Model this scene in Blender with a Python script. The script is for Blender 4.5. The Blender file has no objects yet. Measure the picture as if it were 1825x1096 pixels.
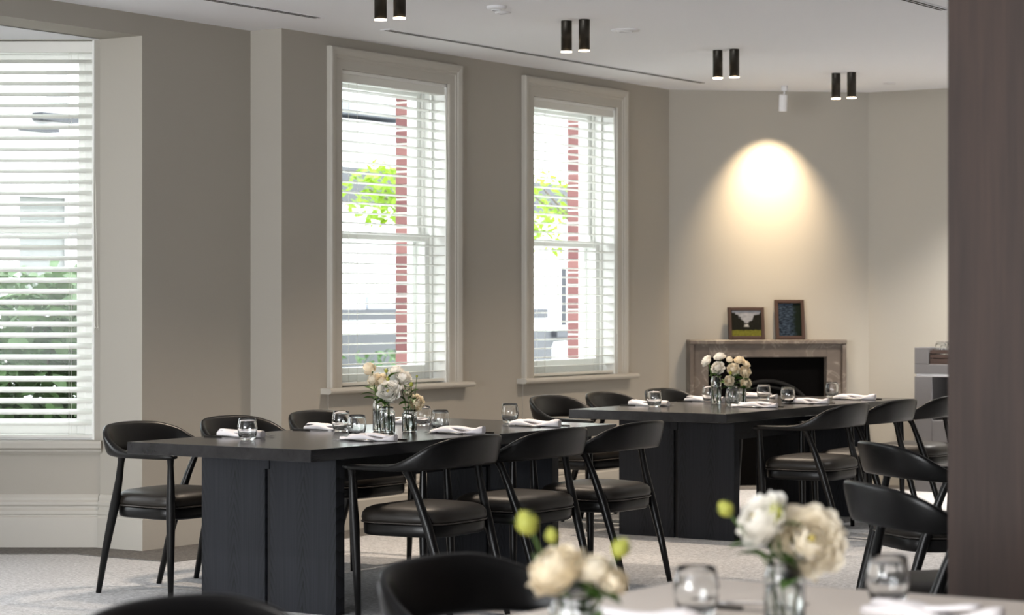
import bpy, bmesh, math, random
from mathutils import Vector, Matrix
S = bpy.context.scene
C = bpy.context.scene.collection
PI = math.pi
# ------------------------------------------------------------------ camera
TH = 0.5794
cam_d = bpy.data.cameras.new('camera'); cam = bpy.data.objects.new('camera', cam_d); C.objects.link(cam)
cam.location = (8.045, -9.973, 1.30); cam.rotation_euler = (PI/2, 0, TH)
cam_d.sensor_fit = 'HORIZONTAL'; cam_d.sensor_width = 36.0; cam_d.lens = 36.0*4116/1825
cam_d.shift_y = -6.3/1825; cam_d.clip_end = 200
cam_d.dof.use_dof = True; cam_d.dof.focus_distance = 10.6; cam_d.dof.aperture_fstop = 4.2
S.camera = cam
# ------------------------------------------------------------------ colour, sky, daylight
S.view_settings.view_transform = 'Standard'; S.view_settings.look = 'None'
S.view_settings.gamma = 1.0; S.view_settings.use_curve_mapping = False
S.view_settings.exposure = 1.03
S.cycles.max_bounces = 16; S.cycles.diffuse_bounces = 4; S.cycles.glossy_bounces = 4
S.cycles.transmission_bounces = 14; S.cycles.transparent_max_bounces = 16
S.cycles.caustics_reflective = False; S.cycles.caustics_refractive = False
S.cycles.sample_clamp_indirect = 6.0
S.cycles.use_adaptive_sampling = True; S.cycles.adaptive_threshold = 0.03
W = bpy.data.worlds.new('overcast_sky'); S.world = W; W.use_nodes = True
bg = W.node_tree.nodes['Background']; bg.inputs[0].default_value = (0.93, 0.965, 1.0, 1); bg.inputs[1].default_value = 3.8
def area_light(name, loc, size, power, col, rot):
    l = bpy.data.lights.new(name, 'AREA'); l.shape = 'RECTANGLE'; l.size, l.size_y = size
    l.energy = power; l.color = col
    o = bpy.data.objects.new(name, l); C.objects.link(o); o.location = loc; o.rotation_euler = rot
    return o
# added area lamps boosting the daylight at unseen openings in end wall and bay
area_light('added_daylight_end', (4.6, -18.95, 1.55), (9.2, 2.2), 610, (0.98, 0.99, 1.0), (PI/2, 0, 0))
area_light('added_daylight_bay', (-1.80, -3.75, 1.45), (1.2, 1.7), 4, (0.95, 0.975, 1.0), (PI/2, 0, -PI/2))

# ------------------------------------------------------------------ helpers: properties and objects
def tag(o, label=None, cat=None, group=None, kind=None):
    if label: o['label'] = label
    if cat: o['category'] = cat
    if group: o['group'] = group
    if kind: o['kind'] = kind
    return o
def empty(name, loc=(0, 0, 0), rz=0, label=None, cat=None, group=None, kind=None, parent=None):
    o = bpy.data.objects.new(name, None); C.objects.link(o)
    o.location = loc; o.rotation_euler = (0, 0, rz); o.empty_display_size = 0.05
    if parent: o.parent = parent
    return tag(o, label, cat, group, kind)
def copy_tree(o, parent=None):
    c = o.copy(); C.objects.link(c)
    if parent is not None: c.parent = parent
    for ch in o.children: copy_tree(ch, c)
    return c
class MB:
    def __init__(s): s.v = []; s.f = []; s.sm = []
    def add(s, verts, faces, smooth=False):
        n = len(s.v); s.v += [tuple(p) for p in verts]
        for f in faces: s.f.append(tuple(i+n for i in f)); s.sm.append(smooth)
        return s
    def box(s, x0, x1, y0, y1, z0, z1):
        vs = [(x, y, z) for z in (z0, z1) for y in (y0, y1) for x in (x0, x1)]
        return s.add(vs, [(0,2,3,1), (4,5,7,6), (0,1,5,4), (2,6,7,3), (0,4,6,2), (1,3,7,5)])
    def prism(s, poly, z0, z1):          # poly in xy, counter clockwise
        n = len(poly)
        vs = [(x, y, z0) for x, y in poly] + [(x, y, z1) for x, y in poly]
        return s.add(vs, [tuple(range(n-1, -1, -1)), tuple(range(n, 2*n))] + [(i, (i+1) % n, n+(i+1) % n, n+i) for i in range(n)])
    def extrude_profile(s, prof, p0, p1, out):
        # prof: list of (outward, z) closed; extruded from plan point p0 to p1; out = unit plan normal
        n = len(prof); vs = []
        for p in (p0, p1):
            for a, z in prof: vs.append((p[0]+out[0]*a, p[1]+out[1]*a, z))
        return s.add(vs, [tuple(range(n)), tuple(range(2*n-1, n-1, -1))] + [(i, n+i, n+(i+1) % n, (i+1) % n) for i in range(n)])
    def tube(s, pts, rad, seg=10, cap=True):
        pts = [Vector(p) for p in pts]; n = len(pts)
        if not hasattr(rad, '__len__'): rad = [rad]*n
        rings = []; ref = None
        for i, p in enumerate(pts):
            t = (pts[min(i+1, n-1)]-pts[max(i-1, 0)]).normalized()
            if ref is None:
                ref = Vector((1, 0, 0)) if abs(t.x) < 0.9 else Vector((0, 1, 0))
            a = (ref-t*ref.dot(t)).normalized(); b = t.cross(a); ref = a
            rings.append([p+(a*math.cos(k*2*PI/seg)+b*math.sin(k*2*PI/seg))*rad[i] for k in range(seg)])
        return s.loft(rings, cap)
    def loft(s, rings, cap=True, smooth=True):
        seg = len(rings[0]); vs = [q for r in rings for q in r]; fs = []
        for i in range(len(rings)-1):
            for k in range(seg):
                k2 = (k+1) % seg
                fs.append((i*seg+k, i*seg+k2, (i+1)*seg+k2, (i+1)*seg+k))
        s.add(vs, fs, smooth)
        if cap:
            n = len(s.v)-len(vs)
            s.f.append(tuple(n+k for k in range(seg-1, -1, -1))); s.sm.append(False)
            m = n+(len(rings)-1)*seg
            s.f.append(tuple(m+k for k in range(seg))); s.sm.append(False)
        return s
    def lathe(s, prof, seg=24, c=(0, 0, 0), closed=False):
        # prof: (r, z) from bottom to top outside ... ; ends on the axis when r == 0
        rings = [[(c[0]+max(r, 1e-5)*math.cos(k*2*PI/seg), c[1]+max(r, 1e-5)*math.sin(k*2*PI/seg), c[2]+z) for k in range(seg)] for r, z in prof]
        if closed: rings.append(rings[0])
        return s.loft(rings, cap=not closed and prof[0][0] > 1e-4)
    def mesh(s, name, bevel=0.0, seg=2, weld=False):
        me = bpy.data.meshes.new(name); me.from_pydata(s.v, [], s.f)
        me.polygons.foreach_set('use_smooth', s.sm)
        me.update()
        bm = bmesh.new(); bm.from_mesh(me)
        if weld: bmesh.ops.remove_doubles(bm, verts=bm.verts, dist=1e-5)
        bmesh.ops.recalc_face_normals(bm, faces=bm.faces)
        if bevel:
            es = [e for e in bm.edges if len(e.link_faces) == 2 and e.calc_face_angle(0) > 0.7]
            bmesh.ops.bevel(bm, geom=es, offset=bevel, segments=seg, affect='EDGES', profile=0.5)
        bm.to_mesh(me); bm.free()
        return me
    def build(s, name, mat, parent=None, bevel=0.0, seg=2, loc=None, weld=False):
        me = s.mesh(name, bevel, seg, weld); me.materials.append(mat)
        o = bpy.data.objects.new(name, me); C.objects.link(o)
        if parent is not None: o.parent = parent
        if loc is not None: o.location = loc
        return o
def share(name, me, mat, parent=None, loc=(0, 0, 0), rot=(0, 0, 0), scale=(1, 1, 1)):
    if not me.materials: me.materials.append(mat)
    o = bpy.data.objects.new(name, me); C.objects.link(o)
    o.location = loc; o.rotation_euler = rot; o.scale = scale
    if parent is not None: o.parent = parent
    return o
def catmull(P, n):
    P = [Vector(p) for p in P]; out = []
    Q = [P[0]*2-P[1]] + P + [P[-1]*2-P[-2]]
    m = len(P)-1
    for i in range(n+1):
        t = i/n*m; k = min(int(t), m-1); u = t-k
        a, b, c, d = Q[k], Q[k+1], Q[k+2], Q[k+3]
        out.append(0.5*((2*b)+(c-a)*u+(2*a-5*b+4*c-d)*u*u+(3*b-a-3*c+d)*u**3))
    return out

# ------------------------------------------------------------------ materials
def srgb(r, g, b):
    f = lambda c: (c/255/12.92) if c/255 <= 0.04045 else ((c/255+0.055)/1.055)**2.4
    return (f(r), f(g), f(b), 1)
def new_mat(name):
    m = bpy.data.materials.new(name); m.use_nodes = True
    return m, m.node_tree.nodes, m.node_tree.links, m.node_tree.nodes['Principled BSDF']
def plain(name, col, rough=0.5, metal=0.0, spec=0.5, noise=0.0, nscale=20, bump=0.0, bscale=60, coat=0.0, scale3=(1, 1, 1)):
    m, N, L, b = new_mat(name)
    b.inputs['Base Color'].default_value = col; b.inputs['Roughness'].default_value = rough
    b.inputs['Metallic'].default_value = metal; b.inputs['Specular IOR Level'].default_value = spec
    b.inputs['Coat Weight'].default_value = coat
    if noise or bump:
        tc = N.new('ShaderNodeTexCoord'); mp = N.new('ShaderNodeMapping'); mp.inputs['Scale'].default_value = scale3
        L.new(tc.outputs['Object'], mp.inputs[0])
    if noise:
        n = N.new('ShaderNodeTexNoise'); n.inputs['Scale'].default_value = nscale; n.inputs['Detail'].default_value = 5
        L.new(mp.outputs[0], n.inputs['Vector'])
        mx = N.new('ShaderNodeMix'); mx.data_type = 'RGBA'
        mx.inputs[6].default_value = tuple(c*(1-noise) for c in col[:3])+(1,)
        mx.inputs[7].default_value = tuple(min(1, c*(1+noise)) for c in col[:3])+(1,)
        L.new(n.outputs['Fac'], mx.inputs[0]); L.new(mx.outputs[2], b.inputs['Base Color'])
    if bump:
        n2 = N.new('ShaderNodeTexNoise'); n2.inputs['Scale'].default_value = bscale; n2.inputs['Detail'].default_value = 4
        L.new(mp.outputs[0], n2.inputs['Vector'])
        bp = N.new('ShaderNodeBump'); bp.inputs['Strength'].default_value = bump; bp.inputs['Distance'].default_value = 0.004
        L.new(n2.outputs['Fac'], bp.inputs['Height']); L.new(bp.outputs[0], b.inputs['Normal'])
    return m
def wood(name, dark, light, rough, axis='Z', ring=9.0, distort=5.0, stretch=0.10, bump=0.12, spec=0.5, mixc=1.0):
    m, N, L, b = new_mat(name)
    tc = N.new('ShaderNodeTexCoord'); mp = N.new('ShaderNodeMapping')
    sc = {'Z': (1, 1, stretch), 'Y': (1, stretch, 1), 'X': (stretch, 1, 1)}[axis]
    mp.inputs['Scale'].default_value = sc
    oi = N.new('ShaderNodeObjectInfo'); vm = N.new('ShaderNodeVectorMath'); vm.operation = 'MULTIPLY_ADD'
    L.new(oi.outputs['Random'], vm.inputs[0]); vm.inputs[1].default_value = (7.3, 5.1, 3.7); L.new(tc.outputs['Object'], vm.inputs[2])
    L.new(vm.outputs[0], mp.inputs[0])
    w = N.new('ShaderNodeTexNoise'); w.inputs['Scale'].default_value = ring; w.inputs['Distortion'].default_value = distort*0.1
    w.inputs['Detail'].default_value = 4
    L.new(mp.outputs[0], w.inputs['Vector'])
    n = N.new('ShaderNodeTexNoise'); n.inputs['Scale'].default_value = 90; n.inputs['Detail'].default_value = 3
    L.new(mp.outputs[0], n.inputs['Vector'])
    mt = N.new('ShaderNodeMath'); mt.operation = 'MULTIPLY_ADD'; L.new(n.outputs['Fac'], mt.inputs[0]); mt.inputs[1].default_value = 0.35
    L.new(w.outputs['Fac'], mt.inputs[2])
    cr = N.new('ShaderNodeValToRGB'); cr.color_ramp.elements[0].position = 0.45; cr.color_ramp.elements[1].position = 0.95
    cr.color_ramp.elements[0].color = dark; cr.color_ramp.elements[1].color = light
    L.new(mt.outputs[0], cr.inputs[0]); L.new(cr.outputs[0], b.inputs['Base Color'])
    b.inputs['Roughness'].default_value = rough; b.inputs['Specular IOR Level'].default_value = spec
    bp = N.new('ShaderNodeBump'); bp.inputs['Strength'].default_value = bump; bp.inputs['Distance'].default_value = 0.003
    L.new(mt.outputs[0], bp.inputs['Height']); L.new(bp.outputs[0], b.inputs['Normal'])
    return m
def glass(name, tint=(1, 1, 1, 1), ior=1.45, rough=0.0):
    m, N, L, b = new_mat(name)
    b.inputs['Base Color'].default_value = tint; b.inputs['Transmission Weight'].default_value = 1.0
    b.inputs['Roughness'].default_value = rough; b.inputs['IOR'].default_value = ior
    return m
def thin_glass(name):
    m, N, L, b = new_mat(name)
    t = N.new('ShaderNodeBsdfTransparent'); t.inputs[0].default_value = (0.96, 0.98, 0.975, 1)
    g = N.new('ShaderNodeBsdfGlossy'); g.inputs['Roughness'].default_value = 0.02
    mx = N.new('ShaderNodeMixShader'); mx.inputs[0].default_value = 0.004; L.new(t.outputs[0], mx.inputs[1]); L.new(g.outputs[0], mx.inputs[2])
    L.new(mx.outputs[0], N['Material Output'].inputs[0])
    return m
def emit(name, col, st):
    m, N, L, b = new_mat(name)
    b.inputs['Base Color'].default_value = col; b.inputs['Emission Color'].default_value = col; b.inputs['Emission Strength'].default_value = st
    return m
def translucent(name, col, rough=0.6, t=0.35):
    m, N, L, b = new_mat(name)
    b.inputs['Base Color'].default_value = col; b.inputs['Roughness'].default_value = rough
    tr = N.new('ShaderNodeBsdfTranslucent'); tr.inputs[0].default_value = col
    mx = N.new('ShaderNodeMixShader'); mx.inputs[0].default_value = t
    L.new(b.outputs[0], mx.inputs[1]); L.new(tr.outputs[0], mx.inputs[2]); L.new(mx.outputs[0], N['Material Output'].inputs[0])
    return m
M = {}
M['wall'] = plain('wall_paint', srgb(170, 165, 155), 0.8, spec=0.25, bump=0.03, bscale=220)
M['trim'] = plain('trim_paint', srgb(184, 180, 171), 0.45, spec=0.4)
M['ceil'] = plain('ceiling_paint', srgb(245, 246, 250), 0.9, spec=0.2)
M['blind'] = translucent('blind_slat_paint', srgb(238, 238, 232), 0.45, 0.12)
M['blindrail'] = plain('blind_rail_paint', srgb(222, 221, 214), 0.45)
M['cord'] = plain('cord_cotton', srgb(232, 230, 220), 0.8)
M['sash'] = plain('sash_paint', srgb(232, 232, 228), 0.4)
M['pane'] = thin_glass('window_glass')
M['chair'] = wood('black_stained_ash', srgb(7, 7, 7), srgb(14, 13, 13), 0.34, 'Z', 14, 3, 0.3, 0.01, 0.3)
M['leather'] = plain('black_brown_leather', srgb(30, 26, 22), 0.44, spec=0.4, noise=0.12, nscale=14, bump=0.10, bscale=260)
M['piping'] = plain('leather_piping', srgb(52, 47, 43), 0.4)
M['table'] = wood('black_oak_panel', srgb(24, 25, 29), srgb(56, 58, 65), 0.5, 'Z', 9.0, 7.0, 0.10, 0.10, 0.45)
def chevron_oak(name):
    m, N, L, b = new_mat(name)
    tc = N.new('ShaderNodeTexCoord'); sp = N.new('ShaderNodeSeparateXYZ'); oi = N.new('ShaderNodeObjectInfo')
    L.new(tc.outputs['Object'], sp.inputs[0])
    def mth(op, a, b2=0.0, c=0.0):
        n = N.new('ShaderNodeMath'); n.operation = op
        for i, v in enumerate((a, b2, c)):
            if isinstance(v, (int, float)): n.inputs[i].default_value = v
            else: L.new(v, n.inputs[i])
        return n.outputs[0]
    def nz(sc, s3, det=3):
        mp = N.new('ShaderNodeMapping'); mp.inputs['Scale'].default_value = s3; L.new(tc.outputs['Object'], mp.inputs[0])
        n = N.new('ShaderNodeTexNoise'); n.inputs['Scale'].default_value = sc; n.inputs['Detail'].default_value = det; L.new(mp.outputs[0], n.inputs[0]); return n.outputs['Fac']
    wob = nz(3.0, (1, 1, 0.8))
    xx = mth('MULTIPLY_ADD', wob, 0.05, sp.outputs['X'])
    u = mth('SUBTRACT', mth('FRACT', mth('MULTIPLY_ADD', xx, 5.6, mth('MULTIPLY', oi.outputs['Random'], 0.6))), 0.5)
    au = mth('ABSOLUTE', u)
    ch = mth('FRACT', mth('ADD', mth('MULTIPLY', sp.outputs['Z'], 15.0), mth('ADD', mth('MULTIPLY', au, 9.0), mth('MULTIPLY', nz(9, (1, 1, 0.5)), 2.2))))
    line = mth('POWER', ch, 3.0)
    mask = mth('SUBTRACT', 1.0, mth('SMOOTH_MIN', mth('MULTIPLY', au, 4.2), 1.0, 0.2))
    chev = mth('MULTIPLY', line, mth('MAXIMUM', mask, 0.0))
    grain = nz(140, (1, 1, 0.02), 2)
    tot = mth('ADD', mth('MULTIPLY', chev, 0.55), mth('MULTIPLY', grain, 0.6))
    cr = N.new('ShaderNodeValToRGB'); cr.color_ramp.elements[0].position = 0.15; cr.color_ramp.elements[1].position = 0.85
    cr.color_ramp.elements[0].color = srgb(36, 38, 44); cr.color_ramp.elements[1].color = srgb(6, 7, 8)
    L.new(tot, cr.inputs[0]); L.new(cr.outputs[0], b.inputs['Base Color']); b.inputs['Roughness'].default_value = 0.55; b.inputs['Specular IOR Level'].default_value = 0.25
    bp = N.new('ShaderNodeBump'); bp.inputs['Strength'].default_value = 0.25; bp.inputs['Distance'].default_value = 0.002; bp.invert = True
    L.new(tot, bp.inputs['Height']); L.new(bp.outputs[0], b.inputs['Normal'])
    return m
M['table'] = chevron_oak('black_oak_chevron')
M['tabletop'] = wood('black_oak_top', srgb(32, 32, 34), srgb(46, 46, 48), 0.19, 'Y', 22, 4, 0.05, 0.0, 0.5)
M['pale_top'] = plain('pale_tabletop', srgb(214, 204, 194), 0.45, noise=0.03, nscale=30)
M['pillar'] = wood('walnut_veneer', srgb(42, 30, 24), srgb(70, 52, 43), 0.55, 'Z', 14.0, 5.0, 0.05, 0.02, 0.3)
M['bronze'] = plain('dark_bronze', srgb(52, 48, 42), 0.42, metal=0.6)
M['white_metal'] = plain('white_metal', srgb(228, 228, 230), 0.4)
M['slot'] = plain('slot_black', srgb(30, 30, 32), 0.7)
M['lamp'] = emit('warm_lamp', (1.0, 0.78, 0.52, 1), 6.0)
M['linen'] = plain('white_linen', srgb(236, 231, 232), 0.85, spec=0.2, bump=0.15, bscale=320)
M['steel'] = plain('brushed_steel', srgb(150, 148, 146), 0.28, metal=1.0)
M['dark_steel'] = plain('black_steel', srgb(62, 60, 58), 0.35, metal=1.0)
M['glass'] = glass('clear_glass', (0.98, 0.99, 0.99, 1))
M['vase'] = glass('vase_glass', (0.95, 0.985, 0.98, 1))
M['water'] = glass('water', (0.97, 0.99, 0.985, 1), 1.33)
M['petal'] = translucent('cream_petal', srgb(248, 240, 222), 0.6, 0.3)
M['petal_w'] = translucent('white_petal', srgb(250, 247, 240), 0.6, 0.3)
M['petal_y'] = translucent('warm_cream_petal', srgb(247, 236, 212), 0.6, 0.3)
M['bud'] = translucent('yellow_green_bud', srgb(176, 178, 78), 0.55, 0.2)
M['heart'] = plain('flower_heart', srgb(190, 172, 96), 0.7)
M['stem'] = plain('green_stem', srgb(84, 112, 48), 0.5)
M['leaf'] = translucent('flower_leaf', srgb(62, 92, 34), 0.4, 0.25)
M['shrub'] = translucent('shrub_leaf', srgb(74, 100, 58), 0.6, 0.25)
M['maple'] = translucent('tree_leaf', srgb(128, 158, 44), 0.5, 0.4)
M['bark'] = plain('bark', srgb(96, 84, 72), 0.9, bump=0.4, bscale=30)
M['render_white'] = plain('white_render', srgb(238, 238, 238), 0.85, bump=0.1, bscale=120)
M['grey_render'] = plain('grey_render', srgb(140, 143, 150), 0.85)
M['slate'] = plain('slate_roof', srgb(68, 69, 72), 0.7)
M['dark_paint'] = plain('charcoal_paint', srgb(54, 55, 60), 0.6)
M['ext_glass'] = plain('dull_window_glass', srgb(100, 102, 100), 0.25)
M['ground'] = plain('concrete_ground', srgb(214, 213, 210), 0.9, noise=0.05)
M['mortar'] = plain('mortar', srgb(206, 200, 194), 0.95)
M['black'] = plain('firebox_black', srgb(7, 6, 6), 0.9, spec=0.05)
M['iron'] = plain('cast_iron', srgb(22, 21, 20), 0.7, spec=0.2)
M['frame_wood'] = plain('frame_wood', srgb(52, 31, 20), 0.6, noise=0.2, nscale=30)
M['cab'] = plain('grey_cabinet_paint', srgb(100, 99, 101), 0.5)
M['cab_dark'] = plain('cabinet_niche', srgb(22, 22, 23), 0.7)
M['wicker'] = plain('brown_wicker', srgb(60, 44, 38), 0.7, noise=0.3, nscale=60, bump=0.5, bscale=80)
M['pale_fabric'] = plain('pale_linen_upholstery', srgb(206, 198, 196), 0.9, spec=0.2, bump=0.2, bscale=300)
M['rubber'] = plain('cable_rubber', srgb(40, 40, 40), 0.7)
def carpet_mat(name, a, b_):
    m, N, L, b = new_mat(name)
    tc = N.new('ShaderNodeTexCoord')
    n = N.new('ShaderNodeTexNoise'); n.inputs['Scale'].default_value = 55; n.inputs['Detail'].default_value = 8; n.inputs['Roughness'].default_value = 0.8
    geo = N.new('ShaderNodeNewGeometry'); L.new(geo.outputs['Position'], n.inputs['Vector'])
    cr = N.new('ShaderNodeValToRGB'); cr.color_ramp.elements[0].position = 0.36; cr.color_ramp.elements[1].position = 0.66
    cr.color_ramp.elements[0].color = a; cr.color_ramp.elements[1].color = b_
    L.new(n.outputs['Fac'], cr.inputs[0])
    oi = N.new('ShaderNodeObjectInfo'); hs = N.new('ShaderNodeHueSaturation')
    mr = N.new('ShaderNodeMapRange'); mr.inputs[3].default_value = 0.94; mr.inputs[4].default_value = 1.05
    L.new(oi.outputs['Random'], mr.inputs[0]); L.new(mr.outputs[0], hs.inputs['Value'])
    L.new(cr.outputs[0], hs.inputs['Color']); L.new(hs.outputs[0], b.inputs['Base Color'])
    b.inputs['Roughness'].default_value = 0.95; b.inputs['Specular IOR Level'].default_value = 0.1
    bp = N.new('ShaderNodeBump'); bp.inputs['Strength'].default_value = 0.7; bp.inputs['Distance'].default_value = 0.01
    L.new(n.outputs['Fac'], bp.inputs['Height']); L.new(bp.outputs[0], b.inputs['Normal'])
    return m
M['carpet'] = carpet_mat('grey_loop_carpet', srgb(166, 166, 168), srgb(230, 230, 231))
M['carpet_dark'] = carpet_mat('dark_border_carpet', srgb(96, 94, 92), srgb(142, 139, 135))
def brick_mat():
    m, N, L, b = new_mat('red_brick')
    oi = N.new('ShaderNodeObjectInfo'); cr = N.new('ShaderNodeValToRGB')
    cr.color_ramp.elements[0].color = srgb(122, 80, 80); cr.color_ramp.elements[1].color = srgb(150, 106, 102)
    L.new(oi.outputs['Random'], cr.inputs[0]); L.new(cr.outputs[0], b.inputs['Base Color']); b.inputs['Roughness'].default_value = 0.9
    return m
M['brick'] = brick_mat()
def marble_mat():
    m, N, L, b = new_mat('taupe_marble')
    tc = N.new('ShaderNodeTexCoord')
    n = N.new('ShaderNodeTexNoise'); n.inputs['Scale'].default_value = 5; n.inputs['Detail'].default_value = 8; n.inputs['Distortion'].default_value = 1.4
    L.new(tc.outputs['Object'], n.inputs['Vector'])
    cr = N.new('ShaderNodeValToRGB'); e = cr.color_ramp.elements
    e[0].position = 0.3; e[0].color = srgb(90, 82, 75); e[1].position = 0.75; e[1].color = srgb(116, 108, 100)
    v = e.new(0.52); v.color = srgb(104, 94, 86); v2 = e.new(0.545); v2.color = srgb(136, 127, 118); v3 = e.new(0.57); v3.color = srgb(104, 95, 87)
    L.new(n.outputs['Fac'], cr.inputs[0]); L.new(cr.outputs[0], b.inputs['Base Color']); b.inputs['Roughness'].default_value = 0.4
    return m
M['marble'] = marble_mat()
def painting_mat(name, kind):
    # Generated coordinates: x across, z up
    m, N, L, b = new_mat(name)
    tc = N.new('ShaderNodeTexCoord'); sp = N.new('ShaderNodeSeparateXYZ'); L.new(tc.outputs['Generated'], sp.inputs[0])
    def math_(op, a, b2=None, c=None):
        n = N.new('ShaderNodeMath'); n.operation = op
        for i, v in enumerate((a, b2, c)):
            if v is None: continue
            if hasattr(v, 'links') or hasattr(v, 'is_linked'): L.new(v, n.inputs[i])
            else: n.inputs[i].default_value = v
        return n.outputs[0]
    def noise(sc, scale3):
        mp = N.new('ShaderNodeMapping'); mp.inputs['Scale'].default_value = scale3; L.new(tc.outputs['Generated'], mp.inputs[0])
        n = N.new('ShaderNodeTexNoise'); n.inputs['Scale'].default_value = sc; n.inputs['Detail'].default_value = 4; L.new(mp.outputs[0], n.inputs[0]); return n.outputs['Fac']
    def mix(f, a, c):
        n = N.new('ShaderNodeMix'); n.data_type = 'RGBA'; L.new(f, n.inputs[0])
        for i, v in ((6, a), (7, c)):
            if isinstance(v, tuple): n.inputs[i].default_value = v
            else: L.new(v, n.inputs[i])
        return n.outputs[2]
    def step(v, at, soft=0.03):
        n = N.new('ShaderNodeMapRange'); n.interpolation_type = 'SMOOTHSTEP'; L.new(v, n.inputs[0])
        n.inputs[1].default_value = at-soft; n.inputs[2].default_value = at+soft; return n.outputs[0]
    x, z = sp.outputs['X'], sp.outputs['Z']
    if kind == 'field':
        sky = mix(noise(5, (1, 1, 2)), srgb(82, 88, 98), srgb(160, 160, 164))
        grass = mix(noise(12, (1, 1, 2)), srgb(48, 52, 16), srgb(118, 116, 46))
        tree = mix(noise(16, (1, 1, 1)), srgb(8, 9, 8), srgb(32, 32, 26))
        # tree mass: high on the left, lower in the middle
        h = math_('ABSOLUTE', math_('SUBTRACT', x, 0.52))
        edge = math_('MULTIPLY_ADD', h, 1.1, math_('MULTIPLY_ADD', noise(7, (1, 1, 1)), 0.5, 0.22))
        tf = step(math_('SUBTRACT', edge, z), 0.0, 0.03)
        c1 = mix(tf, sky, tree)
        gl = step(math_('MULTIPLY_ADD', noise(8, (1, 1, 1)), 0.12, z), 0.29, 0.03)
        c2 = mix(gl, grass, c1)
        hx = math_('ABSOLUTE', math_('SUBTRACT', x, 0.5)); hz = math_('ABSOLUTE', math_('SUBTRACT', z, 0.42))
        hf = step(math_('SUBTRACT', math_('MULTIPLY', noise(14, (1, 1, 1)), 0.13), math_('MAXIMUM', hx, math_('MULTIPLY', hz, 1.2))), 0.0, 0.02)
        col = mix(hf, c2, srgb(150, 150, 148))
    else:
        wv = noise(5, (1.2, 1, 7))
        base = mix(step(wv, 0.52, 0.14), srgb(14, 20, 30), srgb(56, 68, 82))
        dk = step(math_('MULTIPLY_ADD', noise(6, (1, 1, 1)), 0.5, x), 0.92, 0.15)
        col = mix(dk, base, srgb(14, 22, 16))
    L.new(col, b.inputs['Base Color']); b.inputs['Roughness'].default_value = 0.9; b.inputs['Specular IOR Level'].default_value = 0.1
    return m

# ------------------------------------------------------------------ room shell
CE = 2.822
P4 = Vector((0.0, 4.36)); P5 = Vector((1.09, 5.345)); FD = (P5-P4).normalized(); FN = Vector((FD.y, -FD.x))
BC = Vector((-0.519, -0.870)); BD = Vector((-math.cos(TH), -math.sin(TH))); BN = Vector((math.sin(TH), -math.cos(TH)))  # bay cant: corner, run, inward normal
XR, YB = 10.6, -19.0
def struct(o): o['kind'] = 'structure'; return o
fl = MB().box(-2.3, XR+0.2, YB-0.2, 5.9, -0.08, 0.0).build('floor', M['carpet']); struct(fl)
ce = MB().box(-0.52, XR+0.2, YB-0.2, 5.9, CE, CE+0.1).build('ceiling', M['ceil']); struct(ce)
# main window wall, openings for two sash windows
WIN = [(0.528, 1.600), (2.557, 3.614)]; WZ0, WZ1 = 0.815, 2.640; WX = -0.38
mb = MB()
for xa, xb, g, za, zb in ((-0.27, 0, 0.0, WZ0, WZ1), (WX, -0.27, 0.205, 0.60, 2.78)):
    ys = [0.0]+[v for w in WIN for v in (w[0]-g, w[1]+g)]+[4.60]
    for i in range(0, 6, 2): mb.box(xa, xb, ys[i], ys[i+1], 0, CE)
    for a, b in WIN: mb.box(xa, xb, a-g, b+g, 0, za); mb.box(xa, xb, a-g, b+g, zb, CE)
struct(mb.build('wall_window', M['wall']))
struct(MB().box(-0.52, -0.222, -0.887, 0.0, 0, CE).build('wall_pier', M['wall']))
# bay: header over its opening, lowered soffit, canted wall with window
struct(MB().box(-0.52, -0.222, -5.2, -0.887, 2.709, CE).build('wall_bay_header', M['wall']))
struct(MB().box(-2.3, -0.50, -5.4, -0.60, 2.709, 2.78).build('ceiling_bay', M['ceil']))
BT0, BT1, BZ0, BZ1 = 0.043, 1.20, 0.575, 2.705
def bayp(t, n): return (BC.x+BD.x*t+BN.x*n, BC.y+BD.y*t+BN.y*n)
def baybox(mb, t0, t1, n0, n1, z0, z1):
    return mb.prism([bayp(t0, n0), bayp(t1, n0), bayp(t1, n1), bayp(t0, n1)], z0, z1)
mb = MB()
baybox(mb, -0.02, BT0, -0.30, 0, 0, 2.75); baybox(mb, BT1, 1.62, -0.30, 0, 0, 2.75)
baybox(mb, BT0, BT1, -0.30, 0, 0, BZ0); baybox(mb, BT0, BT1, -0.30, 0, BZ1, 2.75)
struct(mb.build('wall_bay_cant', M['wall']))
struct(baybox(MB(), -0.05, 2.1, -1.0, -0.02, 2.78, 2.92).build('ceiling_bay_sky_block', M['render_white']))  # added overhang out of view, keeps sky light off the bay blind
e0 = bayp(1.62, 0)
mb = MB().box(e0[0]-0.3, e0[0], -3.1, e0[1]+0.1, 0, 2.75).box(e0[0]-0.3, e0[0], -5.0, -4.4, 0, 2.75)
mb.box(e0[0]-0.3, e0[0], -4.4, -3.1, 0, 0.55).box(e0[0]-0.3, e0[0], -4.4, -3.1, 2.36, 2.75)
struct(mb.build('wall_bay_front', M['wall']))
struct(MB().box(e0[0]-0.3, -0.222, -5.3, -5.0, 0, CE).build('wall_bay_return', M['wall']))
struct(MB().box(-0.52, -0.222, YB, -5.3, 0, CE).build('wall_left', M['wall']))
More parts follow.
